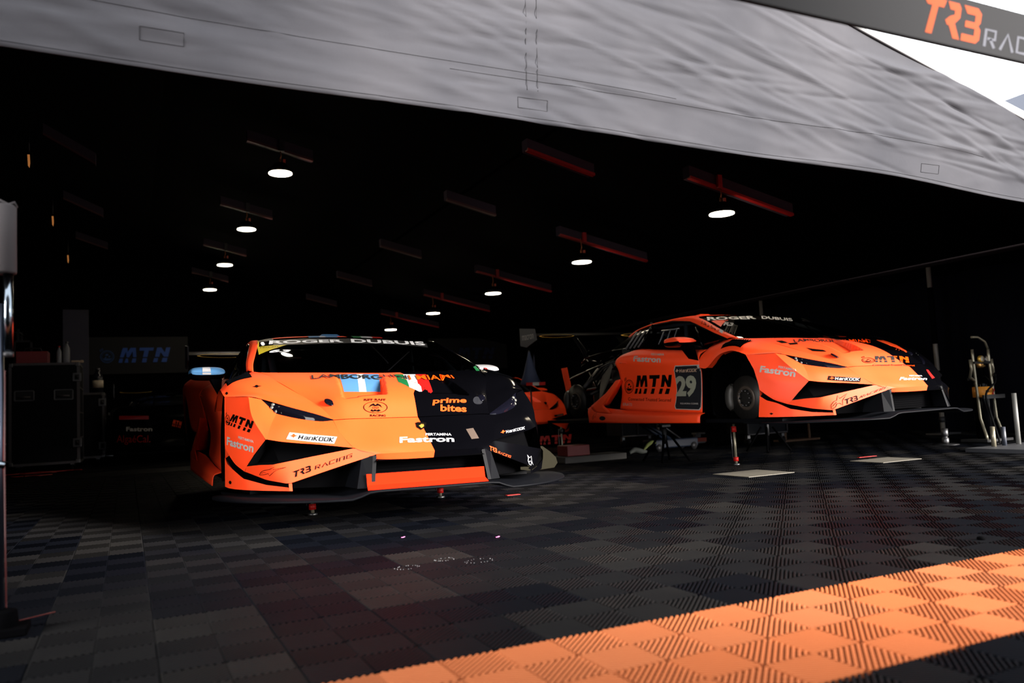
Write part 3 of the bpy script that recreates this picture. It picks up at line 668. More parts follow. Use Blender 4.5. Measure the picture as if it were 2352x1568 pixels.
def bare_rear(car):
    """the engine bay with the bodywork off"""
    mb = MB()
    for s in (-1, 1):
        mb.tube([(-1.75, s*.52, .98), (-2.3, s*.48, .78), (-2.9, s*.42, .70), (-3.35, s*.40, .62)], .022, 8)
        mb.tube([(-1.72, s*.58, .55), (-2.4, s*.52, .50), (-3.3, s*.42, .45)], .025, 8)
        mb.tube([(-2.3, s*.48, .78), (-2.55, s*.56, .48), (-2.9, s*.42, .70)], .018, 8)
        mb.tube([(-3.35, s*.40, .62), (-3.3, s*.42, .45)], .02, 8)
    mb.tube([(-2.9, -.42, .70), (-2.9, .42, .70)], .02, 8); mb.tube([(-2.3, -.48, .78), (-2.3, .48, .78)], .02, 8); mb.tube([(-3.35, -.4, .62), (-3.35, .4, .62)], .02, 8)
    mb.build('rear_subframe', blackp, car)
    MB().box((-2.25, 0, .55), (.75, .62, .42)).box((-2.25, .16, .80), (.66, .20, .10)).box((-2.25, -.16, .80), (.66, .20, .10)).box((-2.9, 0, .42), (.55, .42, .34)).build('engine', mat('engine_metal', color=(.05,.05,.05), rough=.4, metal=.7, noise=(12, .5)), car, bevel=.02)
    for s in (-1, 1):
        G = flip(loft([[(-1.72,.93,.70), (-1.80,.93,.55), (-1.95,.93,.38)], [(-1.86,.85,.74), (-2.05,.84,.58), (-2.12,.84,.36)], [(-2.10,.70,.70), (-2.22,.70,.55), (-2.28,.72,.36)]], n=14, m=5), s)
        grid_mb(G).build('inner_arch_liner', mat('liner_grey', color=(.055,.05,.04), rough=.6), car, solid=.006)
        mb = MB()
        for k in range(3): mb.tube([(-1.72-k*.02, s*(.90-k*.01), .745-k*.01), (-1.95, s*(.90-k*.02), .70-k*.02), (-2.15, s*(.88-k*.02), .60-k*.03)], .010, 6)
        mb.build('hose', darksteel, car)
        MB().lathe([(.03, 0), (.055, 0), (.055, .05), (.03, .05)], c=(-1.72, s*.74, .80), axis='Y', n=20).build('filler_neck', mat('filler', color=(.22,.18,.13), rough=.4, metal=.6), car)
        MB().box((-1.72, s*.74, .80), (.12, .02, .15)).build('filler_bracket', darksteel, car, bevel=.01)
    MB().add([(-3.30,.90,.20), (-3.36,.93,.62), (-3.30,.80,.62), (-3.24,.78,.20)], [(0, 1, 2, 3)]).build('rear_arch_panel', orange, car, solid=.01)
    MB().add([(-3.10,-.60,.30), (-3.2,-.62,.75), (-3.2,-.54,.76), (-3.1,-.52,.30)], [(0, 1, 2, 3)]).build('rear_arch_panel', orange, car, solid=.01)
    mb = MB()
    for s in (-1, 1): mb.tube([(-1.55, s*.35, 1.12), (-1.72, s*.36, 1.02), (-2.4, s*.40, .90), (-3.1, s*.33, .86), (-3.25, s*.33, 1.10)], .014, 8)
    mb.build('deck_stay', blackp, car)
    rnd = random.Random(3)
    for k in range(26):
        p = Vector((rnd.uniform(-2.9, -1.85), rnd.uniform(-.6, .6), rnd.uniform(.62, .88))); q_ = p+Vector((rnd.uniform(-.25, .25), rnd.uniform(-.12, .12), rnd.uniform(-.12, .1)))
        MB().tube([tuple(v) for v in catmull([p, (p+q_)/2+Vector((0, 0, .04)), q_], 8)], rnd.uniform(.006, .016), 6).build('engine_hose', blackp, car)
# ------------------------------------------------------------------ floor of ribbed click tiles
SQ = 0.1524            # one ribbed square; a tile is two by two
def tile_mat(name, base, dark, dust, rough=.5):
    m = bpy.data.materials.new(name); m.use_nodes = True; n = m.node_tree.nodes; l = m.node_tree.links; b = n['Principled BSDF']
    b.inputs['Roughness'].default_value = rough; b.inputs['Specular IOR Level'].default_value = .025 if name == 'tile_black' else .05
    tc = n.new('ShaderNodeTexCoord')
    mp = n.new('ShaderNodeMapping'); mp.inputs['Scale'].default_value = (1/(2*SQ), 1/(2*SQ), 0); l.new(tc.outputs['Object'], mp.inputs['Vector'])
    fl = n.new('ShaderNodeVectorMath'); fl.operation = 'FLOOR'; l.new(mp.outputs[0], fl.inputs[0])
    wn_ = n.new('ShaderNodeTexWhiteNoise'); wn_.noise_dimensions = '2D'; l.new(fl.outputs[0], wn_.inputs['Vector'])
    ns = n.new('ShaderNodeTexNoise'); ns.inputs['Scale'].default_value = .9; ns.inputs['Detail'].default_value = 6; ns.inputs['Roughness'].default_value = .62; l.new(tc.outputs['Object'], ns.inputs['Vector'])
    ad = n.new('ShaderNodeMath'); ad.operation = 'MULTIPLY'; l.new(wn_.outputs['Value'], ad.inputs[0]); l.new(ns.outputs['Fac'], ad.inputs[1])
    cr = n.new('ShaderNodeValToRGB'); cr.color_ramp.elements[0].position = .10; cr.color_ramp.elements[0].color = (*base, 1)
    cr.color_ramp.elements[1].position = .62; cr.color_ramp.elements[1].color = (*dust, 1)
    l.new(ad.outputs[0], cr.inputs[0]); l.new(cr.outputs[0], b.inputs['Base Color'])
    return m
tileblack = tile_mat('tile_black', (.0010, .0013, .0023), None, (.0085, .0080, .0076))
tileorange = tile_mat('tile_orange', (.29, .080, .027), None, (.28, .089, .035), .55)
tilebeige = tile_mat('tile_beige', (.42, .38, .28), None, (.30, .27, .20))
FA0, FA1, FB0, FB1 = -18, 62, -62, 14      # squares along x, squares along -y
def band(i, j): return 0 <= j <= 3
def floor_mesh():
    N = 16; pitch = SQ*math.sqrt(2)/N; w = pitch*.62; Vs = []; Fs = []; Ms = []; base = 0
    prof = [(-w/2, -.015), (-w/2, -.0035), (-w*.25, -.0003), (w*.25, -.0003), (w/2, -.0035), (w/2, -.015)]
    def cell(sgn):
        q_ = .70710678; V = []; F = []
        def at(c, o, z): return ((c-o)*q_, (c+o)*q_, z) if sgn > 0 else ((c+o)*q_, (o-c)*q_, z)
        for k in range(N):
            off = (k+.5-N/2)*pitch; hl = max(.003, SQ*math.sqrt(2)/2-abs(off)-.0012)
            for e in (-1, 1):
                for a, z in prof: V.append(at(e*(hl-(.0022 if z > -.001 else 0)), off+a, z))
            b = k*12
            F += [(b+i, b+i+1, b+6+i+1, b+6+i) for i in range(5)]+[(b+5, b+4, b+3, b+2, b+1, b), (b+6, b+7, b+8, b+9, b+10, b+11)]
        nb = len(V)
        for k in range(9):     # cross bars lower down in the slots
            off = (k-4)*SQ*math.sqrt(2)/9; hl = SQ*math.sqrt(2)/2-abs(off)-.002; h = .0028
            for c, d, z in ((-hl, -h, -.006), (hl, -h, -.006), (hl, h, -.006), (-hl, h, -.006), (-hl, -h, -.015), (hl, -h, -.015), (hl, h, -.015), (-hl, h, -.015)): V.append(at(off+d, c, z))
            b = nb+k*8; F += [(b, b+1, b+2, b+3), (b, b+1, b+5, b+4), (b+2, b+3, b+7, b+6)]
        return np.array(V), F
    A, FA = cell(1); B, FB = cell(-1)
    # loops as arrays
    def flat(F): return np.concatenate([np.array(f) for f in F]), np.array([len(f) for f in F])
    la, ca = flat(FA); lb, cb = flat(FB)
    vv, loops, cnts, mats = [], [], [], []
    nA = len(A)
    for i in range(FA0, FA1):
        for j in range(FB0, FB1):
            x, y = (i+.5)*SQ, -(j+.5)*SQ
            # keep what the camera can reach
            dx, dy = x-CAM[0], y-CAM[1]; dep = dx*_fw.x+dy*_fw.y; lat = dx*_r.x+dy*_r.y
            if dep < .9 or abs(lat) > dep*.72+.7 or (y > 7.2 and (x > .61 or y > 13.4)) or x > 9: continue
            x += .0008*(1 if i % 2 == 0 else -1); y -= .0008*(1 if j % 2 == 0 else -1)
            ev = (i+j) % 2 == 0; P = (A if ev else B)+np.array([x, y, 0]); l_, c_ = (la, ca) if ev else (lb, cb)
            vv.append(P); loops.append(l_+base); cnts.append(c_); base += nA
            mi = 1 if band(i, j) else 0
            if mi == 0 and is_beige(i, j): mi = 2
            mats.append(np.full(len(c_), mi))
    V = np.concatenate(vv); L = np.concatenate(loops); Cn = np.concatenate(cnts); Mi = np.concatenate(mats)
    me = bpy.data.meshes.new('floor'); me.vertices.add(len(V)); me.vertices.foreach_set('co', V.ravel().astype(np.float32))
    me.loops.add(len(L)); me.loops.foreach_set('vertex_index', L.astype(np.int32)); me.polygons.add(len(Cn))
    st = np.r_[0, np.cumsum(Cn)[:-1]]; me.polygons.foreach_set('loop_start', st.astype(np.int32))
    me.polygons.foreach_set('material_index', Mi.astype(np.int32)); me.update(calc_edges=True); me.polygons.foreach_set('use_smooth', np.zeros(len(Cn), bool))
    for m in (tileblack, tileorange, tilebeige): me.materials.append(m)
    o = bpy.data.objects.new('floor', me); C.objects.link(o); tag(o, kind='structure', label='floor of ribbed black click tiles with a broad orange band')
    # solid base under the tiles, black like the black ones, slot shade of the orange band painted dark red; far part is level with the rib tops
    mb = MB()
    def slab(x0, x1, y0, y1, z, mi): mb.add([(x0, y0, z), (x1, y0, z), (x1, y1, z), (x0, y1, z)], [(0, 1, 2, 3)], mi=mi)
    slab(-14, 40, -4*SQ, 0, -.0155, 1)
    slab(-14, 40, 0, 16.5, -.0156, 0); slab(-14, 40, -14, -4*SQ, -.0156, 0)
    slab(.62, 40, 7.25, 13.4, -.001, 0); slab(-14, -2.75, 7.25, 13.4, -.001, 0); slab(-14, 40, 13.38, 30, -.001, 0)
    b = mb.build('floor', [mat('tile_shadow', color=(.006, .006, .008), rough=.9), mat('tile_orange_slot_shade', color=(.25, .004, .002), rough=.6)]); tag(b, kind='structure', label='solid ground under the ribbed floor tiles')
    b.data.materials[0] = tileblack
def is_beige(i, j):
    return (i, j) in BEIGES
BEIGES = set()
def add_beige(x, y, n=1):
    i0 = int(math.floor(x/SQ/2))*2; j0 = int(math.floor(-y/SQ/2))*2
    for a in range(2*n):
        for b in range(2*n): BEIGES.add((i0+a, j0+b))
floor_mesh()

# ------------------------------------------------------------------ the tent
tentcloth = mat('tent_black_cloth', color=(.0009, .0009, .0014), rough=.95, spec=.01)
beamcloth = mat('beam_sleeve', color=(.030, .023, .032), rough=.9, spec=.05)
RZ = lambda x: 3.93-.218*(x-.58) if x > -.6 else 4.19+.10*(x+.6)       # roof height over x
mb = MB(); xs = [-9, -6, -3.2, -.6, 3, 6, 9.2]
TZ = lambda x: 2.473-.254*(x-2.311)-.03
for a, b in zip(xs[:-1], xs[1:]):
    mb.add([(a, 3.7, RZ(a)), (b, 3.7, RZ(b)), (b, 17.6, RZ(b)), (a, 17.6, RZ(a))], [(0, 1, 2, 3)])
    mb.add([(a, 1.05, min(TZ(a), RZ(a)-.05)), (b, 1.05, min(TZ(b), RZ(b)-.05)), (b, 3.7, RZ(b)), (a, 3.7, RZ(a))], [(0, 1, 2, 3)])
tag(mb.build('ceiling', tentcloth, solid=.02), kind='structure', label='black tent roof lining')
mb = MB(); mb.add([(-9, 17.55, 0), (9.2, 17.55, 0), (9.2, 17.55, RZ(9.2)), (-.6, 17.55, RZ(-.6)), (-9, 17.55, RZ(-9))], [(0, 1, 2, 3, 4)])
tag(mb.build('wall_back', tentcloth, solid=.02), kind='structure')
def cloth_wall(p0, p1, z0, z1, amp, per, nx=120, ny=3, rnd=1):
    r = random.Random(rnd); ph = [r.uniform(0, 6) for _ in range(4)]; p0 = Vector(p0); p1 = Vector(p1); d = (p1-p0); n = Vector((-d.y, d.x)).normalized(); L = d.length
    G = []
    for j in range(ny+1):
        row = []
        for i in range(nx+1):
            t = i/nx; s_ = t*L
            a = amp*(math.sin(s_*2*PI/per+ph[0])+.5*math.sin(s_*2*PI/per*1.9+ph[1])+.3*math.sin(s_*7.3+ph[2]))
            p = p0+d*t+n*a; row.append((p.x, p.y, z0+(z1(t) if callable(z1) else z1)*j/ny if not callable(z1) else z0+(z1(t)-z0)*j/ny))
        G.append(row)
    return np.array(G)
G = cloth_wall((9.0, 1.0), (9.0, 17.5), -.03, 2.13, .035, .9, nx=220)
tag(grid_mb(G).build('wall_right', mat('side_curtain', color=(.0022, .0022, .004), rough=.9, spec=.02), solid=.006), kind='structure', label='dark pleated curtain wall')
mb = MB(); mb.add([(-3.6, .4, 0), (-3.6, 17.5, 0), (-3.6, 17.5, 3.9), (-3.6, .4, 3.9)], [(0, 1, 2, 3)])
tag(mb.build('wall_left', tentcloth, solid=.02), kind='structure')
# rafter sleeves: short grey strips with a red lower edge
redlow = mat('beam_red_edge', color=(.22, .003, .004), rough=.5)
redlow2 = mat('beam_red_edge_shaded', color=(.04, .004, .005), rough=.6)  # same red edge, with weaker light put into its colour
def beam(y, x0, z0, x1, z1, h, lbl, strong, brk):
    t = empty('roof_beam', (x0, y, z0), label=lbl, cat='roof beam', group='padded roof beams')
    L = x1-x0; dz = z1-z0
    MB().add([(0, 0, 0), (L, 0, dz), (L, 0, dz+h), (0, 0, h), (0, .10, 0), (L, .10, dz), (L, .10, dz+h), (0, .10, h)], [(0,1,2,3), (4,7,6,5), (0,4,5,1), (3,2,6,7), (0,3,7,4), (1,5,6,2)]).build('beam_sleeve', beamcloth, t)
    r_ = .012
    MB().add([(0, -.012, -r_), (L, -.012, dz-r_), (L, -.012, dz+.012), (0, -.012, .012), (0, .04, -r_), (L, .04, dz-r_), (L, .04, dz), (0, .04, 0)], [(0,1,2,3), (4,7,6,5), (0,4,5,1), (3,2,6,7), (0,3,7,4), (1,5,6,2)]).build('edge_strip', redlow if strong else redlow2, t)
    if brk: MB().box((brk, -.025, dz*brk/L+.05), (.05, .03, .13)).build('hook_bracket', redlow if strong else darksteel, t)
    return t
lampglow = bpy.data.materials.new('lamp_glow'); lampglow.use_nodes = True
pset(lampglow.node_tree.nodes['Principled BSDF'], color=(1, .9, .75), emit=(1.0, .86, .66), es=14.0)
def high_bay(x, y, z, r, lbl, cord, grp, e=9):
    t = empty('pendant_lamp', (x, y, z), label=lbl, cat='lamp', group=grp)
    MB().lathe([(r*.93, -.016), (r*.93, -.006), (.01, -.006)], n=32).build('light_disc', lampglow, t)
    MB().lathe([(r*.94, -.004), (r, .002), (r*1.0, .03), (r*.72, .05), (r*.55, .085), (r*.45, .10), (.02, .105)], n=32).build('housing', matte, t)
    mb = MB(); mb.tube([(0, 0, .10), (0, 0, .15)], .012, 8); mb.tube([(.0, 0, .15), (.012, 0, .19), (0, 0, cord)], .006, 6); mb.build('hanging_hook', mat('hook_copper', color=(.35, .12, .05), rough=.4, metal=.7), t)
    MB().box((.045, 0, .13), (.025, .02, .04)).build('junction_plug', mat('plug_red', color=(.45, .06, .03), rough=.5), t)
    l_ = lamp('POINT', 'lamp_light', (0, 0, -.06), e, (1, .84, .62), shadow_soft_size=.12); l_.parent = t
RY = [4.165+2.8*k for k in range(5)]
ordn = ['nearest', 'second', 'third', 'fourth', 'fifth']
for k in range(1, 5):
    y = RY[k]; w = ordn[k-1]
    beam(y, .225, 3.635, .925, 3.470, .115, 'grey roof beam above the %s lamp of the left-hand lamp row' % w, False, .36)
    beam(y, 2.515, 3.135, 3.155, 2.980, .115, '%s dim grey roof beam of the row with no lamps, between the lamp rows' % w, False, 0)
    if k < 4: beam(y, -1.70, 3.42+.08*k, -1.24, 3.11+.13*k, .11, '%s reddish roof beam at the far left of the tent' % w, False, 0)
    high_bay(.565, y, 3.30, .135, '%s glowing round lamp of the left-hand row under the tent roof' % w, .30, 'round lamps of the left row', 22)
for k in range(5):
    t_ = (RY[k]-CAM[1])/([4.88, 7.77, 10.75, 13.5, 16.6][k]-CAM[1]); f_ = lambda X, Z: (CAM[0]+(X-CAM[0])*t_, CAM[2]+(Z-CAM[2])*t_)
    a = f_(4.50, 2.975); b = f_(5.95, 2.65); w = ordn[k]
    beam(RY[k], a[0], a[1], b[0], b[1], .115, 'grey roof beam with a red lower edge above the %s lamp of the right-hand lamp row' % w, True, (b[0]-a[0])*.26)
    l_ = f_([4.884, 4.815, 4.779, 4.668, 4.717][k], 2.6)
    high_bay(l_[0], RY[k]-.02, l_[1], .135 if k else .13, '%s glowing round lamp of the right-hand row under the tent roof' % w, .30, 'round lamps of the right row', 16)
beam(4.165, 2.18, 2.83, 2.85, 2.66, .10, 'red-edged roof beam just under the lower edge of the grey canvas', True, 0)
# eaves and poles of the right-hand side
mb = MB(); mb.tube([(8.38, 1.6, 2.17), (8.38, 17.5, 2.17)], .030, 8)
tag(mb.build('eave_rail', mat('eave_dark', color=(.006, .004, .005), rough=.8, spec=.05)), 'dark eave rail running along the top of the right-hand curtain', 'rail')
polem = mat('pole_grey', color=(.13, .115, .10), rough=.5)
for k, y in enumerate((4.96, 7.99, 11.0)):
    t = empty('tent_pole', (8.27, y, 0), label='%s slim grey pole against the right-hand curtain' % ['nearest', 'middle', 'farthest'][k], cat='pole', group='poles along the right curtain')
    MB().tube([(0, 0, .02), (0, 0, 2.12)], .029, 10).build('upright', polem, t)
    for za, zb in ((.28, .80), (1.14, 1.86)): MB().tube([(0, 0, za), (0, 0, zb)], .036, 10).build('cloth_sleeve', tentcloth, t)
    MB().box((0, 0, .01), (.34, .24, .02)).build('foot_plate', steel, t); MB().tube([(0, 0, .15), (0, 0, .22)], .040, 10).build('collar', darksteel, t)

# the big grey canvas across the opening
canvm = bpy.data.materials.new('grey_canvas'); canvm.use_nodes = True; n = canvm.node_tree.nodes; l = canvm.node_tree.links; b_ = n['Principled BSDF']
b_.inputs['Roughness'].default_value = .85; b_.inputs['Specular IOR Level'].default_value = .15
tc = n.new('ShaderNodeTexCoord'); ns = n.new('ShaderNodeTexNoise'); ns.inputs['Scale'].default_value = 1.6; ns.inputs['Detail'].default_value = 7; l.new(tc.outputs['Object'], ns.inputs['Vector'])
cr = n.new('ShaderNodeValToRGB'); cr.color_ramp.elements[0].position = .3; cr.color_ramp.elements[0].color = (.019, .0198, .0245, 1); cr.color_ramp.elements[1].position = .72; cr.color_ramp.elements[1].color = (.036, .036, .0415, 1)
l.new(ns.outputs['Fac'], cr.inputs[0]); l.new(cr.outputs[0], b_.inputs['Base Color'])
mp = n.new('ShaderNodeMapping'); mp.inputs['Scale'].default_value = (1.1, 1, 3.4); mp.inputs['Rotation'].default_value = (0, .25, 0); l.new(tc.outputs['Object'], mp.inputs['Vector'])
n2 = n.new('ShaderNodeTexNoise'); n2.noise_type = 'RIDGED_MULTIFRACTAL'; n2.inputs['Scale'].default_value = 2.6; n2.inputs['Detail'].default_value = 6; n2.inputs['Distortion'].default_value = .5; l.new(mp.outputs[0], n2.inputs['Vector'])
n3 = n.new('ShaderNodeTexNoise'); n3.inputs['Scale'].default_value = 7; n3.inputs['Detail'].default_value = 6; n3.inputs['Distortion'].default_value = 1.2; l.new(tc.outputs['Object'], n3.inputs['Vector'])
ad = n.new('ShaderNodeMath'); ad.operation = 'MULTIPLY_ADD'; l.new(n3.outputs['Fac'], ad.inputs[0]); ad.inputs[1].default_value = .12; l.new(n2.outputs['Fac'], ad.inputs[2])
bp = n.new('ShaderNodeBump'); bp.inputs['Strength'].default_value = .7; bp.inputs['Distance'].default_value = .016; l.new(ad.outputs[0], bp.inputs['Height']); l.new(bp.outputs['Normal'], b_.inputs['Normal'])
rn = random.Random(8)
creases = [(rn.uniform(-2.5, 5.5), rn.uniform(0, 1), rn.uniform(-.35, .05), rn.uniform(.25, .9), rn.uniform(.007, .020), rn.uniform(.003, .009)*rn.choice((-1, 1, 1))) for _ in range(230)]
def bot(x): return 1.822-.0065*(x+1.33)-.0046*(x+1.33)**2+.008*math.sin(x*3.1)*max(0, min(1, (x-1)/2))
def topz(x): return 2.473-.254*(x-2.311)
NX, NZ = 420, 90; G = []
for j in range(NZ+1):
    row = []
    for i in range(NX+1):
        x = -2.6+8.6*i/NX; z0 = bot(x); z1 = topz(x); v = j/NZ; z = z0+(z1-z0)*v
        y = 1.0-.10*v
        h = .018*math.sin(x*1.1+z*2.3)+.010*math.sin(x*2.7-z*3.9+1)
        for (cx, cv, sl, ln, wd, am) in creases:
            dx = x-cx
            if abs(dx) > ln: continue
            dz = (z-(1.75+cv*(.25+.5*max(0, min(1, (topz(cx)-1.75))))))-sl*dx
            if abs(dz) < wd*3: h += am*math.exp(-(dz/wd)**2)*(1-(dx/ln)**2)**2
        row.append((x, y-h, z))
    G.append(row)
canv = empty('canvas_awning', (0, 0, 0), label='large wrinkled grey canvas flap across the top of the tent opening', cat='awning')
cv = grid_mb(np.array(G)).build('canvas_sheet', canvm, canv, solid=.004)
def canv_y(x, z):
    v = (z-bot(x))/(topz(x)-bot(x)); return 1.0-.10*v
stitch = mat('stitching', color=(.016, .016, .018), rough=.9, spec=.05)
bvc = BVHTree.FromPolygons([v.co.copy() for v in cv.data.vertices], [tuple(p.vertices) for p in cv.data.polygons])
def on_c(x, z, out=.005):
    h = bvc.ray_cast(Vector((x, -1, z)), Vector((0, 1, 0))); return Vector((x, (h[0].y if h[0] else canv_y(x, z))-out, z))
def seam(P, name='seam', r=.0011):
    mb = MB(); Q = []
    for a, b in zip(P[:-1], P[1:]):
        k = max(2, int((Vector(b)-Vector(a)).length/.05)); Q += [(a[0]+(b[0]-a[0])*t/k, a[1]+(b[1]-a[1])*t/k) for t in range(k)]
    Q.append(P[-1]); mb.tube([on_c(x, z) for x, z in Q], r, 4); mb.build(name, stitch, canv)
seam([(x, bot(x)+.018) for x in np.linspace(-2.5, 5.8, 60)], r=.001)
seam([(x, bot(x)+.20) for x in np.linspace(-1.6, 1.3, 30)], r=.0009); seam([(x, bot(x)+.165+.01*x) for x in np.linspace(.2, 3.4, 30)], r=.001)
for bx, bz in ((-.93, 1.91), (.50, 1.845), (2.9, 1.76)):
    seam([(bx, bz), (bx+.14, bz), (bx+.14, bz+.045), (bx, bz+.045), (bx, bz)], 'stitched_patch', .0010)
for bx in (.54, .59): seam([(bx, 1.92), (bx, 2.95)], r=.0010)
# the piping along the sloping top edge and the white rail above
mb = MB(); mb.tube([(x, .90-.012, topz(x)+.004) for x in np.linspace(-2.6, 6, 40)], .010, 6); mb.build('edge_piping', mat('piping_black', color=(.01, .01, .012), rough=.6), canv)
mb = MB(); whitem = mat('white_rail', color=(.075, .088, .098), rough=.5)
mb.add([(x, .92, topz(x)+.012) for x in (1.9, 6.2)]+[(6.2, .92, topz(6.2)+.15), (1.9, .92, topz(1.9)+.045)]+[(x, 1.00, topz(x)+.012) for x in (1.9, 6.2)]+[(6.2, 1.00, topz(6.2)+.15), (1.9, 1.00, topz(1.9)+.045)], [(0,1,2,3), (4,7,6,5), (3,2,6,7), (0,4,5,1), (0,3,7,4), (1,5,6,2)])
tag(mb.build('gable_rail', whitem), 'white rail along the sloping top edge of the grey canvas', 'rail')
# ------------------------------------------------------------------ near banner and things outside
ban = empty('sponsor_banner', (0, -.5, 0), label='blurred dark banner with an orange team logo hanging close overhead at top right', cat='banner')
bannerm = mat('banner_black', color=(.0042, .0044, .0055), rough=.8, spec=.1)
MB().box((.9, .007, 1.62), (3.6, .014, .154)).build('banner_cloth', bannerm, ban, bevel=.004)
bo = mat('banner_orange', color=(.16, .026, .005), rough=.8, spec=.1); bgrey = mat('banner_grey', color=(.05, .052, .063), rough=.8, spec=.1)
decal('banner_lettering', '*tr3', (.985, 0, 1.566), (1.232, 0, 1.566), (.999, 0, 1.675), bo, ban, flat=True, lift=.0006, label='orange letters and numeral of the logo')
decal('banner_lettering', '*racing', (1.232, 0, 1.562), (1.62, 0, 1.562), (1.252, 0, 1.622), bgrey, ban, flat=True, lift=.0006, label='grey squared letters')
t = empty('trailer_roof', (19, 10, 0), label='grey trailer roof corner with blue edge seen in the bright gap at the right', cat='trailer')
MB().box((1.5, 1, 3.75), (4, 3, 7.5)).build('trailer_body', mat('trailer_grey', color=(.035, .04, .055), rough=.5), t)
MB().box((1.5, -.55, 7.56), (4.1, .12, .10)).box((1.5, -.56, 7.25), (4.1, .10, .06)).build('roof_rails', mat('trailer_rail', color=(.02, .02, .03), rough=.5), t)
MB().box((-.55, -.58, 7.0), (.08, .06, 1.2)).build('edge_light', mat('edge_blue', color=(.02, .10, .6), rough=.4), t)

blockerm = mat('blocker_dark', color=(.03, .03, .035), rough=.6)
tag(MB().box((-1.9, -2.8, 2.8), (8.2, .06, 5.6)).build('wall_light_blocker', blockerm), kind='structure', label='added dark wall out of view behind the camera, shading the left')  # unseen blocker, added to keep light off the left side

# ------------------------------------------------------------------ left front post
t = empty('tent_post', (-1.325, 1.0, 0), label='chrome tent leg with a grey padded sleeve at the left edge', cat='tent leg')
sleeve = mat('sleeve_grey', color=(.014, .011, .0125), rough=.85)
MB().lathe([(.036, 1.095), (.038, 1.10), (.037, 1.2), (.037, 1.305), (.030, 1.312), (.01, 1.314)], n=28).build('padded_sleeve', sleeve, t)
mb = MB(); mb.tube([(-.03, 0, 1.31), (-.01, -.012, 1.325), (.015, -.01, 1.312), (.030, 0, 1.322), (.036, .008, 1.308)], .005, 6); mb.tube([(.037*math.cos(a), .037*math.sin(a), 1.112) for a in np.linspace(0, 2*PI, 30)], .0015, 4); mb.build('tied_flap', sleeve, t)
chrome = mat('chrome', color=(.13, .155, .18), rough=.14, metal=1.0)
MB().tube([(.014, 0, .845), (.014, 0, 1.10)], .014, 20).build('chrome_tube', chrome, t)
MB().tube([(.014, 0, .835), (.014, 0, .85)], .016, 16).build('tube_collar', darksteel, t)
MB().tube([(-.012, 0, .06), (-.012, 0, 1.0)], .016, 16).build('lower_tube', mat('blue_steel', color=(.03, .035, .05), rough=.3, metal=.9), t)
MB().tube([(-.06, -.01, .52), (.008, -.012, .505)], .011, 14).build('clamp_lever', chrome, t)
MB().box((0, 0, .012), (.14, .12, .024)).lathe([(.045, .02), (.04, .07), (.02, .075)], n=16).build('foot', matte, t, bevel=.004)
tag(MB().tube([(-1.33, 1.09, .80), (-1.33, 1.09, .5), (-1.328, 1.09, .3), (-1.325, 1.10, .012), (-1.20, 1.2, .008)], .0025, 6).build('power_cable', mat('red_cable', color=(.03, .001, .001), rough=.5)), 'thin red cable running down behind the chrome tent leg', 'cable')

# ------------------------------------------------------------------ flight cases on the left
casem = mat('case_black', color=(.0025, .003, .0045), rough=.6, spec=.1)
def flight_case(loc, w, d, h, lbl, rows=0, cast=.10, detail=True):
    t = empty('flight_case', loc, label=lbl, cat='flight case', group='flight cases')
    z0 = cast
    MB().box((0, d/2, z0+(h-z0)/2), (w, d, h-z0)).build('case_body', casem, t, bevel=.008)
    e = .035; mb = MB()
    for sx in (-1, 1):
        for y in (0, d): mb.box((sx*(w/2-e/2+.003), y, z0+(h-z0)/2), (e, .012, h-z0)); mb.box((sx*(w/2+.002), y+(e/2 if y == 0 else -e/2), z0+(h-z0)/2), (.010, e, h-z0))
        for z in (z0, h): mb.box((sx*(w/2+.002), d/2, z+(e/2 if z == z0 else -e/2)), (.010, d, e))
        for k in range(rows): mb.box((sx*(w/2+.003), d/2, z0+(h-z0)*(k+1)/(rows+1)), (.010, d, .022))
    for z in (z0, h): mb.box((0, -.003, z+(e/2 if z == z0 else -e/2)), (w, .012, e))
    mb.box((0, d/2, h+.002), (w, d, .006)) if False else None
    mb.build('edge_profile', alu, t)
    mb = MB()
    for sx in (-1, 1):
        for z in (z0+.03, h-.03): mb.lathe([(.035, 0), (.03, .015), (.01, .02)], c=(0, 0, 0), n=12) if False else mb.box((sx*(w/2-.02), -.006, z), (.06, .02, .06))
    mb.build('corner_guard', steel, t, bevel=.01)
    def handle(x, z, ww=.24, hh=.14):
        hd = MB().box((x, -.008, z+hh/2), (ww, .014, .022)).box((x, -.008, z-hh/2), (ww, .014, .022)).box((x-ww/2, -.008, z), (.022, .014, hh)).box((x+ww/2, -.008, z), (.022, .014, hh)).build('handle', steel, t, bevel=.004)
        MB().box((x, -.004, z), (ww-.03, .006, hh-.03)).build('handle_dish', darksteel, hd); MB().tube([(x-ww*.33, -.022, z-.02), (x+ww*.33, -.022, z-.02)], .016, 8).build('grip', alu, hd)
    if detail:
        handle(-w*.29, h*.70); handle(w*.27, h*.70)
    for z in (h*.86, h*.25):
        lt = MB().box((w/2-.03, -.010, z), (.12, .018, .13)).build('latch', steel, t, bevel=.006); MB().box((w/2-.03, -.022, z), (.06, .010, .08)).lathe([(.022, -.03), (.02, -.02)], c=(w/2-.03, 0, z), axis='Y', n=12).build('twist_catch', darksteel, lt)
    for sx in (-1, 1):
        for y in (.10, d-.10):
            c = MB().lathe([(.045, -.015), (.045, .015)], c=(sx*(w/2-.10), y, .046), axis='X', n=16).build('caster_wheel', rubber, t)
            c.location = (0, 0, 0); MB().box((sx*(w/2-.10), y, .085), (.05, .06, .03)).build('caster_fork', steel, c)
    return t
flight_case((-2.075, 11.8, 0), .90, 1.1, 1.60, 'tall black flight case with two recessed handles and metal edges, left of the cars', rows=3)
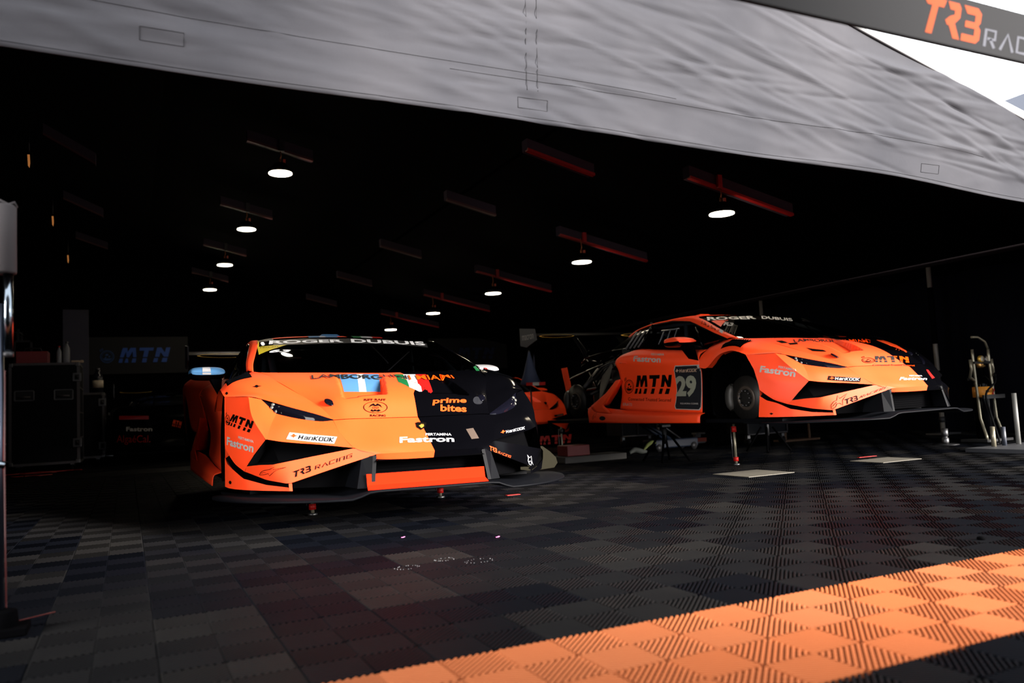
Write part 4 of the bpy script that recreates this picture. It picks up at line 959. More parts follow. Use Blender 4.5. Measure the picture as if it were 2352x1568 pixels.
flight_case((-1.55, 13.45, 0), .44, 1.0, 1.20, 'lower black flight case with ladder-like metal bars behind the tall case', rows=4, detail=False)
def simple(name, mb, m, lbl, cat, **k): return tag(mb.build(name, m, **{a: b for a, b in k.items() if a in ('bevel', 'solid', 'sub')}), lbl, cat, k.get('group'))
t = empty('tool_box', (-2.25, 12.1, 1.606), label='dark red tool box on top of the tall flight case', cat='tool box')
MB().box((0, 0, .09), (.42, .30, .18)).build('box_body', mat('dim_red', color=(.16, .01, .012), rough=.5), t, bevel=.01); MB().tube([(-.12, 0, .18), (-.10, 0, .235), (.10, 0, .235), (.12, 0, .18)], .010, 8).build('carry_handle', darksteel, t)
t = empty('picture_frame', (-2.42, 12.5, 1.606), label='small grey standing frame behind the red tool box', cat='frame')
MB().box((-.11, 0, .20), (.03, .02, .40)).box((.11, 0, .20), (.03, .02, .40)).box((0, 0, .385), (.25, .02, .03)).box((0, 0, .015), (.25, .10, .03)).build('frame_border', darksteel, t); MB().box((0, .005, .2), (.20, .008, .36)).build('frame_panel', matte, t)
def bottle(x, y, z, r, h, m, lbl, capm, lab=None):
    t = empty('bottle', (x, y, z), label=lbl, cat='bottle', group='bottles near the flight cases')
    MB().lathe([(r*.9, 0), (r, .01), (r, h*.62), (r*.92, h*.70), (r*.4, h*.86), (r*.36, h*.93)], n=20).build('bottle_body', m, t)
    MB().lathe([(r*.42, h*.92), (r*.42, h), (.004, h)], n=14).build('cap', capm, t)
    if lab: MB().lathe([(r*1.02, h*.2), (r*1.02, h*.5)], n=20).build('paper_label', lab, t)
pet = mat('clear_plastic', color=(.25, .26, .28), rough=.15, alpha=.6)
bottle(-1.90, 12.0, 1.606, .035, .26, pet, 'clear plastic bottle on the tall flight case, left one of the pair', red)
bottle(-1.80, 12.05, 1.606, .045, .33, pet, 'taller clear plastic bottle on the tall flight case, right one of the pair', steel)
bottle(-1.43, 13.65, 1.204, .085, .42, mat('dark_bottle', color=(.01, .01, .015), rough=.15), 'big dark bottle with a pale label standing on the lower flight case', steel, mat('cream_label', color=(.45, .38, .28), rough=.6))
simple('work_glove', MB().box((-1.68, 12.0, 1.625), (.12, .12, .03)).box((-1.60, 12.05, 1.63), (.05, .05, .04)), mat('cream_cloth', color=(.35, .26, .18), rough=.8), 'cream rag lying beside the bottles on the tall case', 'rag', bevel=.012)
simple('panel_board', MB().box((-1.82, 14.9, 1.75), (.42, .05, 2.1)).box((-1.9, 14.88, .35), (.3, .1, .7)), mat('pale_panel', color=(.03, .03, .05), rough=.7), 'pale upright panel standing behind the flight cases', 'panel')
t = empty('shelf_rack', (-2.9, 13.6, 0), label='dark equipment rack behind the tall flight case at the far left', cat='rack')
mb = MB()
for x in (-.3, .3):
    for y in (0, .5): mb.box((x, y, 1.15), (.03, .03, 2.3))
mb.build('rack_posts', darksteel, t)
mb = MB()
for z in (.4, 1.0, 1.6, 2.25): mb.box((0, .25, z), (.64, .54, .02))
mb.build('rack_shelves', darksteel, t)
rr = random.Random(5); mb = MB()
for k in range(9):
    x = -2.5+rr.uniform(-.1, 1.0); y = 11.0+rr.uniform(-.6, .5); P = [(x+rr.uniform(-.35, .35)*j/3-.1*j, y+rr.uniform(-.12, .12), .012) for j in range(5)]
    mb.tube([tuple(p) for p in catmull(P, 20)], .006, 5)
simple('cable_heap', mb, mat('dim_red_cable', color=(.22, .01, .01), rough=.5), 'tangle of dark red cables on the floor before the tall flight case', 'cables')
# added glowing slivers standing in for strips of lit wall
for k, (x, y, z) in enumerate(((-1.82, 6.965, 3.215), (-1.82, 9.77, 3.276), (-1.81, 12.56, 3.308))):
    t = empty('amber_sliver', (x, y, z), label='%s amber glow sliver added for lit wall, high at the far left' % ['nearest', 'middle', 'farthest'][k], cat='lamp', group='amber light slivers on the left')
    am = bpy.data.materials.get('amber_glow') or bpy.data.materials.new('amber_glow'); am.use_nodes = True; pset(am.node_tree.nodes['Principled BSDF'], color=(.8, .3, .08), emit=(1, .38, .10), es=.25)
    MB().add([(-.010, -.01, .06), (.010, -.01, .06), (.014, -.01, -.02), (.008, -.01, -.07), (-.004, -.01, -.05)], [(0, 1, 2, 3, 4)]).build('amber_strip', am, t, solid=.01); MB().box((0, .03, .02), (.06, .05, .14)).lathe([(.012, .07), (.012, .09)], n=10).build('sliver_backing', matte, t)
    MB().tube([(0, .03, .08), (0, .03, .34)], .006, 6).build('sliver_rod', darksteel, t)

# ------------------------------------------------------------------ printed banners on the back wall
dimblue = mat('banner_blue', color=(.001, .055, .30), rough=.6)
for k, (x0, x1, z0, z1, lb) in enumerate(((-1.50, -.14, 1.98, 2.30, 'dark wall banner with blue letters at the far left end of the tent'), (6.35, 7.75, 1.90, 2.20, 'dark wall banner with faint blue letters behind the windscreen of the nearer car'))):
    t = empty('wall_banner', (0, 17.4, 0), label=lb, cat='banner', group='banners on the back wall')
    MB().box(((x0+x1)/2, .03, (z0+z1)/2), (x1-x0+.8, .02, .8)).build('banner_cloth', mat('back_banner', color=(.0012, .0012, .0022), rough=.8), t)
    decal('banner_lettering', '*mtn', (x0+.36, 0, z0), (x1, 0, z0), (x0+.40, 0, z1), dimblue if k == 0 else mat('banner_blue_faint', color=(.001, .010, .05), rough=.7), t, flat=True, lift=.004)
    decal('banner_badge', '*globe', (x0, 0, z0), (x0+.28, 0, z0), (x0, 0, z1), mat('banner_blue_dim', color=(.008, .05, .18), rough=.7), t, flat=True, lift=.004)

# ------------------------------------------------------------------ gas bottle trolley and posts on the right
t = empty('gas_trolley', (7.12, 3.62, 0), label='tubular trolley holding two black gas bottles with orange bands, at the right', cat='trolley')
tubem = mat('trolley_tube', color=(.20, .18, .13), rough=.35, metal=.6)
mb = MB()
for x in (-.09, .17):
    mb.tube([(x-(.06 if x < 0 else .05), -.12, .02), (x-(.05 if x < 0 else .04), -.10, .08), (x, -.02, .25), (x, 0, .90), (x, .0, .97)], .014, 10)
mb.build('upright_rail', tubem, t)
MB().tube([(.17, 0, .97), (.13, .0, 1.05), (.02, 0, 1.10), (-.08, 0, 1.10)], .012, 10).build('top_handle', tubem, t)
MB().tube([(.06, -.10, .86), (.07, -.10, .76), (.13, -.06, .70), (.18, -.04, .69)], .014, 10).build('side_handle', tubem, t)
MB().tube([(-.28, -.10, .86), (-.275, -.10, .76), (-.25, -.06, .68), (-.10, 0, .64)], .014, 10).build('side_handle', tubem, t)
for c_, d_ in (((.04, -.02, .83), (.30, .02, .025)), ((.04, -.10, .47), (.34, .02, .04)), ((.04, .06, .66), (.30, .02, .03))): MB().box(c_, d_).build('cross_bar', darksteel, t)
MB().box((.04, .02, .02), (.42, .30, .03)).build('base_plate', darksteel, t, bevel=.005)
for k, (x, lb) in enumerate(((-.0, 'black gas bottle with an orange band, left one on the trolley'), (.12, 'black gas bottle with an orange band, right one on the trolley'))):
    g = empty('gas_bottle', (7.12+x, 3.62+(.0 if k == 0 else .06), .036), label=lb, cat='gas bottle', group='gas bottles on the trolley')
    MB().lathe([(.075, 0), (.085, .02), (.085, .56), (.075, .61), (.045, .66), (.025, .68), (.02, .74)], n=28).build('cylinder_body', blackp, g)
    MB().lathe([(.0865, .43), (.0865, .54)], n=28).build('orange_band', mat('band_orange', color=(.75, .28, .03), rough=.5), g, label='orange printed band')
    if k == 0: decal('band_lettering', 'paoli', (-.065, -.075, .465), (.06, -.075, .465), (-.065, -.075, .515), inkm, g, flat=True, lift=.014, bold=.01)
    else: decal('band_mark', '*arrow', (.0, -.083, .455), (.05, -.083, .455), (.0, -.083, .52), red, g, flat=True, lift=.006)
    MB().lathe([(.018, .74), (.026, .76), (.026, .80), (.01, .81)], n=14).box((.03, 0, .76), (.05, .02, .02)).build('valve', mat('brass', color=(.45, .25, .08), rough=.35, metal=.9), g)
    ga = MB().lathe([(.034, 0), (.036, -.01), (.036, -.03), (.01, -.032)], c=(-.03+.05*k, -.03, .83), axis='Y', n=20).build('pressure_gauge', gold if k == 0 else steel, g)
    MB().lathe([(.029, -.033), (.028, -.034)], c=(-.03+.05*k, -.03, .83), axis='Y', n=18).build('gauge_face', mat('gauge_face', color=(.25, .22, .16) if k == 0 else (.05, .05, .05), rough=.2), ga)
simple('air_hose', MB().tube([tuple(p) for p in catmull([(7.25, 3.55, .72), (7.10, 3.45, .62), (6.98, 3.48, .50), (7.05, 3.50, .30), (7.0, 3.4, .012), (6.8, 3.3, .010)], 40)], .010, 8), rubber, 'black air hose hanging from the gas bottle trolley', 'hose')
t = empty('post_stand', (6.15, 2.72, 0), label='low grey platform with upright grey tubes at the right edge', cat='stand')
MB().box((.30, -.05, .018), (1.25, .55, .036)).build('platform', mat('platform_grey', color=(.018, .019, .023), rough=.5), t, bevel=.004)
for x, y, h, m in ((-.06, .13, .215, tubem), (.09, .13, .205, mat('post_blue', color=(.014, .017, .027), rough=.5)), (.295, .13, .505, mat('post_grey', color=(.10, .10, .095), rough=.5))): MB().tube([(x, y, .03), (x, y, h)], .020, 14).build('upright_tube', m, t)
t = empty('jack_bottle', (6.62, 3.72, 0), label='short silver jacking pad on a round foot near the trolley', cat='jack')
MB().lathe([(.13, 0), (.12, .008), (.03, .012)], n=24).build('round_foot', darksteel, t); MB().lathe([(.028, .012), (.034, .03), (.034, .07), (.024, .075), (.024, .085), (.032, .09), (.032, .165), (.01, .168)], n=20).build('silver_barrel', steel, t)

# ------------------------------------------------------------------ things under and around the lifted car
def air_jack(x, y, h, lbl, redc=True, foot=.03):
    t = empty('air_jack', (x, y, 0), label=lbl, cat='jack', group='air jacks under the cars')
    MB().lathe([(foot, 0), (foot, .012), (.012, .015)], n=16).build('jack_foot', steel, t)
    MB().tube([(0, 0, .012), (0, 0, h)], .011, 12).build('piston', tubem, t)
    mb = MB().tube([(0, 0, .035), (0, 0, .07)], .022, 12); mb.tube([(0, 0, h-.07), (0, 0, h-.02)], .022, 12); mb.build('red_collar', red if redc else darksteel, t)
    MB().tube([(-.035, 0, .06), (-.035, 0, h-.02)], .004, 6).build('guide_rod', steel, t)
air_jack(3.86, 3.72, .36, 'red collared air jack under the front wheel arch of the lifted car')
air_jack(3.35, 5.95, .36, 'air jack under the rear of the lifted car', False)
air_jack(.985, 3.45, .16, 'small red-footed air jack under the centre of the nearer car', True)
air_jack(.05, 3.2, .16, 'dim air jack under the left front corner of the nearer car', True)
air_jack(.47, 6.0, .16, 'air jack under the rear of the nearer car', False)
def stand(x, y, h, lbl, w=.16):
    t = empty('axle_stand', (x, y, 0), label=lbl, cat='axle stand', group='axle stands under the lifted car')
    mb = MB()
    for a in (-1, 1):
        for b in (-1, 1): mb.tube([(a*w, b*w, .01), (a*.04, b*.04, h*.75)], .012, 6)
    mb.build('splayed_legs', matte, t); MB().tube([(0, 0, h*.5), (0, 0, h)], .022, 10).build('centre_post', darksteel, t); MB().box((0, 0, h), (.10, .08, .02)).build('saddle', darksteel, t)
for x, y, l_ in ((3.75, 4.6, 'dark axle stand under the middle of the lifted car, left side'), (5.15, 4.7, 'dark axle stand under the middle of the lifted car, right side')): stand(x, y, .35, l_)
simple('wheel_crate', MB().box((3.235, 5.50, .125), (.27, .22, .11)), mat('crate_red', color=(.10, .0015, .0015), rough=.6), 'bright red block on a pale slab behind the lifted car', 'block', bevel=.008)
simple('floor_slab', MB().box((3.42, 5.50, .035), (.75, .30, .068)), mat('slab_pale', color=(.03, .027, .024), rough=.8), 'pale grey slab under the red block', 'slab', bevel=.01)
def cart(x, y, w, h, lbl):
    t = empty('wheeled_rack', (x, y, 0), label=lbl, cat='rack', group='wheeled racks behind the lifted car')
    mb = MB(); z = .14
    mb.tube([(-w/2, 0, z), (w/2, 0, z)], .010, 6)
    for k in range(3): mb.tube([(-w/2+w*k/2, 0, z), (-w/2+w*k/2, 0, z+h)], .009, 6)
    mb.tube([(-w/2, 0, z+h), (w/2, 0, z+h)], .010, 6)
    mb.build('rack_frame', alu, t); MB().box((0, .20, z+h/2), (w, .36, h-.02)).build('rack_drawers', casem, t)
    for a in (-1, 1):
        c = MB().lathe([(.05, -.015), (.05, .015)], c=(a*(w/2-.04), .06, .05), axis='X', n=14).build('caster_wheel', rubber, t); MB().box((a*(w/2-.04), .06, .105), (.04, .05, .06)).build('caster_fork', steel, c)
cart(5.21, 7.2, .50, .75, 'chrome framed rack on casters seen under the sill of the lifted car')
cart(6.0, 5.6, .62, .42, 'chrome framed rack on casters seen under the nose of the lifted car')
t = empty('trolley_jack', (4.75, 6.0, 0), label='dark blue trolley jack with raised arms under the lifted car', cat='trolley jack')
jb = mat('jack_blue', color=(.005, .008, .016), rough=.5, spec=.1)
MB().box((.10, 0, .09), (.62, .26, .10)).build('jack_body', jb, t, bevel=.015)
MB().tube([(.05, -.06, .14), (-.28, -.06, .33)], .022, 8).tube([(.05, .06, .14), (-.28, .06, .33)], .022, 8).build('lift_arm', jb, t); MB().tube([(.25, 0, .13), (-.10, 0, .36)], .013, 8).build('pump_handle', darksteel, t)
for a, b in ((.34, -.12), (.34, .12), (-.16, -.12), (-.16, .12)): MB().lathe([(.045, -.015), (.045, .015)], c=(a, b, .048), axis='Y', n=14).build('jack_wheel', darksteel, t)
t = empty('work_glove', (4.22, 5.7, .0), label='crumpled glove with a yellow green cuff on the floor under the lifted car', cat='glove')
MB().tube([tuple(p) for p in catmull([(-.16, 0, .03), (-.08, .02, .06), (.0, 0, .04), (.07, 0, .035)], 12)], [.015+.018*math.sin(PI*i/11) for i in range(12)], 8).build('glove_palm', mat('glove_grey', color=(.015, .018, .015), rough=.8), t)
MB().tube([tuple(p) for p in catmull([(.03, 0, .05), (.10, 0, .11), (.17, .01, .135), (.21, .01, .12)], 12)], [.008+.014*math.sin(PI*i/11) for i in range(12)], 8).build('glove_cuff', mat('glove_lime', color=(.07, .085, .014), rough=.8), t)
t = empty('spare_part_box', (5.98, 6.9, 0), label='small white and orange box on the floor behind the lifted car', cat='box')
MB().box((0, 0, .045), (.17, .12, .05)).build('orange_base', mat('box_orange', color=(.25, .03, .012), rough=.6), t); MB().box((0, 0, .012), (.15, .10, .022)).box((0, 0, .13), (.15, .10, .02)).box((0, .03, .10), (.10, .04, .05)).build('white_top', mat('box_white', color=(.07, .07, .075), rough=.6), t)
t = empty('hose_reel', (6.55, 5.9, 0), label='bronze spoked reels on a thin post under the nose of the lifted car', cat='reel')
br = mat('reel_bronze', color=(.07, .038, .022), rough=.4, metal=.4)
for x in (.15, .42):
    mb = MB(); mb.tube([(x+.055*math.cos(a), 0, .37+.075*math.sin(a)) for a in np.linspace(0, 2*PI, 21)], .010, 6)
    for k in range(4): a = k*PI/4+.3; mb.tube([(x-.05*math.cos(a), 0, .37-.07*math.sin(a)), (x+.05*math.cos(a), 0, .37+.07*math.sin(a))], .007, 5)
    mb.build('spoked_wheel', br, t)
MB().box((0, 0, .23), (.03, .03, .42)).box((.2, 0, .012), (.6, .2, .024)).box((.42, 0, .15), (.02, .02, .28)).build('reel_post', br, t)
simple('floor_tape', MB().box((1.42, 3.19, .0015), (.10, .04, .003)), red, 'small strip of red tape on the floor beside the nearer car', 'tape')
simple('floor_tape', MB().box((5.05, 3.35, .0015), (.22, .025, .003)), red, 'thin red strip on the floor under the nose of the lifted car', 'tape')
beige_ = mat('cream_board', color=(.055, .048, .034), rough=.7)
for k, (x0, x1, y0, y1, lb) in enumerate(((3.17, 3.62, 2.79, 3.20, 'cream square board lying flat on the floor before the lifted car, left one'), (4.60, 5.06, 2.80, 3.14, 'cream square board lying flat on the floor before the lifted car, right one'))):
    simple('floor_board', MB().box(((x0+x1)/2, (y0+y1)/2, .002), (x1-x0, y1-y0, .004)), beige_, lb, 'board', group='cream boards on the floor')
t = empty('folded_parasol', (4.19, 8.3, .0), label='folded dark blue parasol behind the nearer car, red and white band below', cat='parasol')
MB().lathe([(.012, 1.38), (.03, 1.30), (.10, 1.05), (.15, .93), (.12, .90), (.02, .91)], n=20).build('folded_canopy', mat('parasol_blue', color=(.012, .022, .06), rough=.8), t)
MB().tube([(0, 0, .04), (0, 0, 1.4)], .012, 8).build('parasol_pole', darksteel, t); MB().lathe([(.16, 0), (.16, .03), (.02, .05)], n=20).build('parasol_base', matte, t)
for a in range(3): MB().box((-.10+.10*a, -.16, .915), (.10, .01, .045)).build('edge_band', red if a != 1 else mat('band_white', color=(.3, .3, .3), rough=.6), t)
t = empty('low_sign', (4.62, 8.45, 0), label='low dark board with red letters on the floor below the farther orange car', cat='sign')
MB().box((0, .02, .10), (.60, .02, .19)).build('sign_board', matte, t)
decal('sign_lettering', '*mtn', (-.26, .008, .045), (.28, .008, .045), (-.26, .008, .17), mat('sign_red', color=(.30, .006, .003), rough=.6), t, flat=True, lift=.003)
pink = mat('pink_confetti', color=(.7, .12, .4), rough=.5)
for k, (x, y) in enumerate(((.22, 1.92), (.58, 1.60))):
    simple('paper_scrap', MB().box((x, y, .002), (.014, .008, .002)).box((x+.01, y+.006, .003), (.008, .008, .002)), pink, 'tiny pink scrap on the black floor, %s one' % ('left', 'right')[k], 'scrap', group='pink scraps')
drop = mat('water_drop', color=(.10, .10, .105), rough=.05)
for k, (cx, cy, R) in enumerate(((.0, 1.18, .045), (.28, 1.12, .055), (.18, 1.24, .04))):
    mb = MB(); r_ = random.Random(k)
    for q in range(22):
        a = 2*PI*q/22+r_.uniform(-.1, .1)
        if r_.random() < .3: continue
        rad = R*(1+r_.uniform(-.12, .12)); s_ = r_.uniform(.0012, .0026); mb.lathe([(s_, 0), (s_*.8, s_*.7), (.0001, s_)], c=(cx+rad*math.cos(a), cy+rad*.7*math.sin(a), .0), n=6)
    tag(mb.build('water_droplets', drop), 'ring of tiny water droplets on the black floor, %s patch' % ('leftmost', 'rightmost', 'farthest')[k], 'droplets', group='water droplets', kind='stuff')
simple('lost_clip', MB().lathe([(.012, 0), (.016, .002), (.014, .010), (.005, .013)], c=(2.02, .20, 0), n=14).box((2.03, .20, .004), (.03, .008, .004)), matte, 'small black clip lying on the floor beside the orange band', 'clip')
# ------------------------------------------------------------------ the cars
C1 = (0.4704, 3.1567, 0.0665, -1.5700, 0.0074, -0.0130)
C2 = (4.4739, 3.3376, 0.2771, -1.5239, 0.0042, 0.0105)
paint1 = livery('livery_near', [(-4, .05), (-1.6, .06), (-.9, .06), (-.2, .12), (.1, .12), (.5, .10), (.62, .03), (.77, .0), (.9, .0), (1.5, .0)])
paint2 = livery('livery_lifted', [(-4, .05), (-1.6, .06), (-.9, .10), (.1, .05), (.5, .06), (.70, .12), (.80, .18), (.95, .10), (1.03, .05), (1.5, .05)])
paint3 = livery('livery_far', [(-4, 2), (1.5, 2)])
trim1 = livery('livery_near_roof', [(-4, .05), (-.5, .05), (1.5, .05)])
allblack = blackp
car1, bv1, r1 = build_car('half orange, half black race car on the left, nose towards the camera', 'car', C1, paint1, (orange, blackp), dict(rear=True, lip=True, flick=True, mirror=(blue, white), roof=trim1, scoop=blue), group='race cars')
car2, bv2, r2 = build_car('orange race car number 29 lifted on jacks at the right, wheels off', 'car', C2, paint2, (orange, blackp), dict(bare=True, pull=True, mirror=(orange, orange), roof=paint2), group='race cars')
car3, bv3, r3 = build_car('orange race car farther back, partly hidden behind the nearer black and orange car', 'car', (4.402, 9.758, .029, -1.576, 0, 0), orange, (orange, orange), dict(rear=True, wheels=True, mirror=(orange, orange)), group='race cars')
car4, bv4, r4 = build_car('dark race car at the back left, rear bumper towards the camera', 'car', (-.24, 16.15, .02, 1.5708, 0, 0), blackp, (blackp, blackp), dict(rear=True, wheels=True, mirror=(blackp, blackp)), group='race cars')
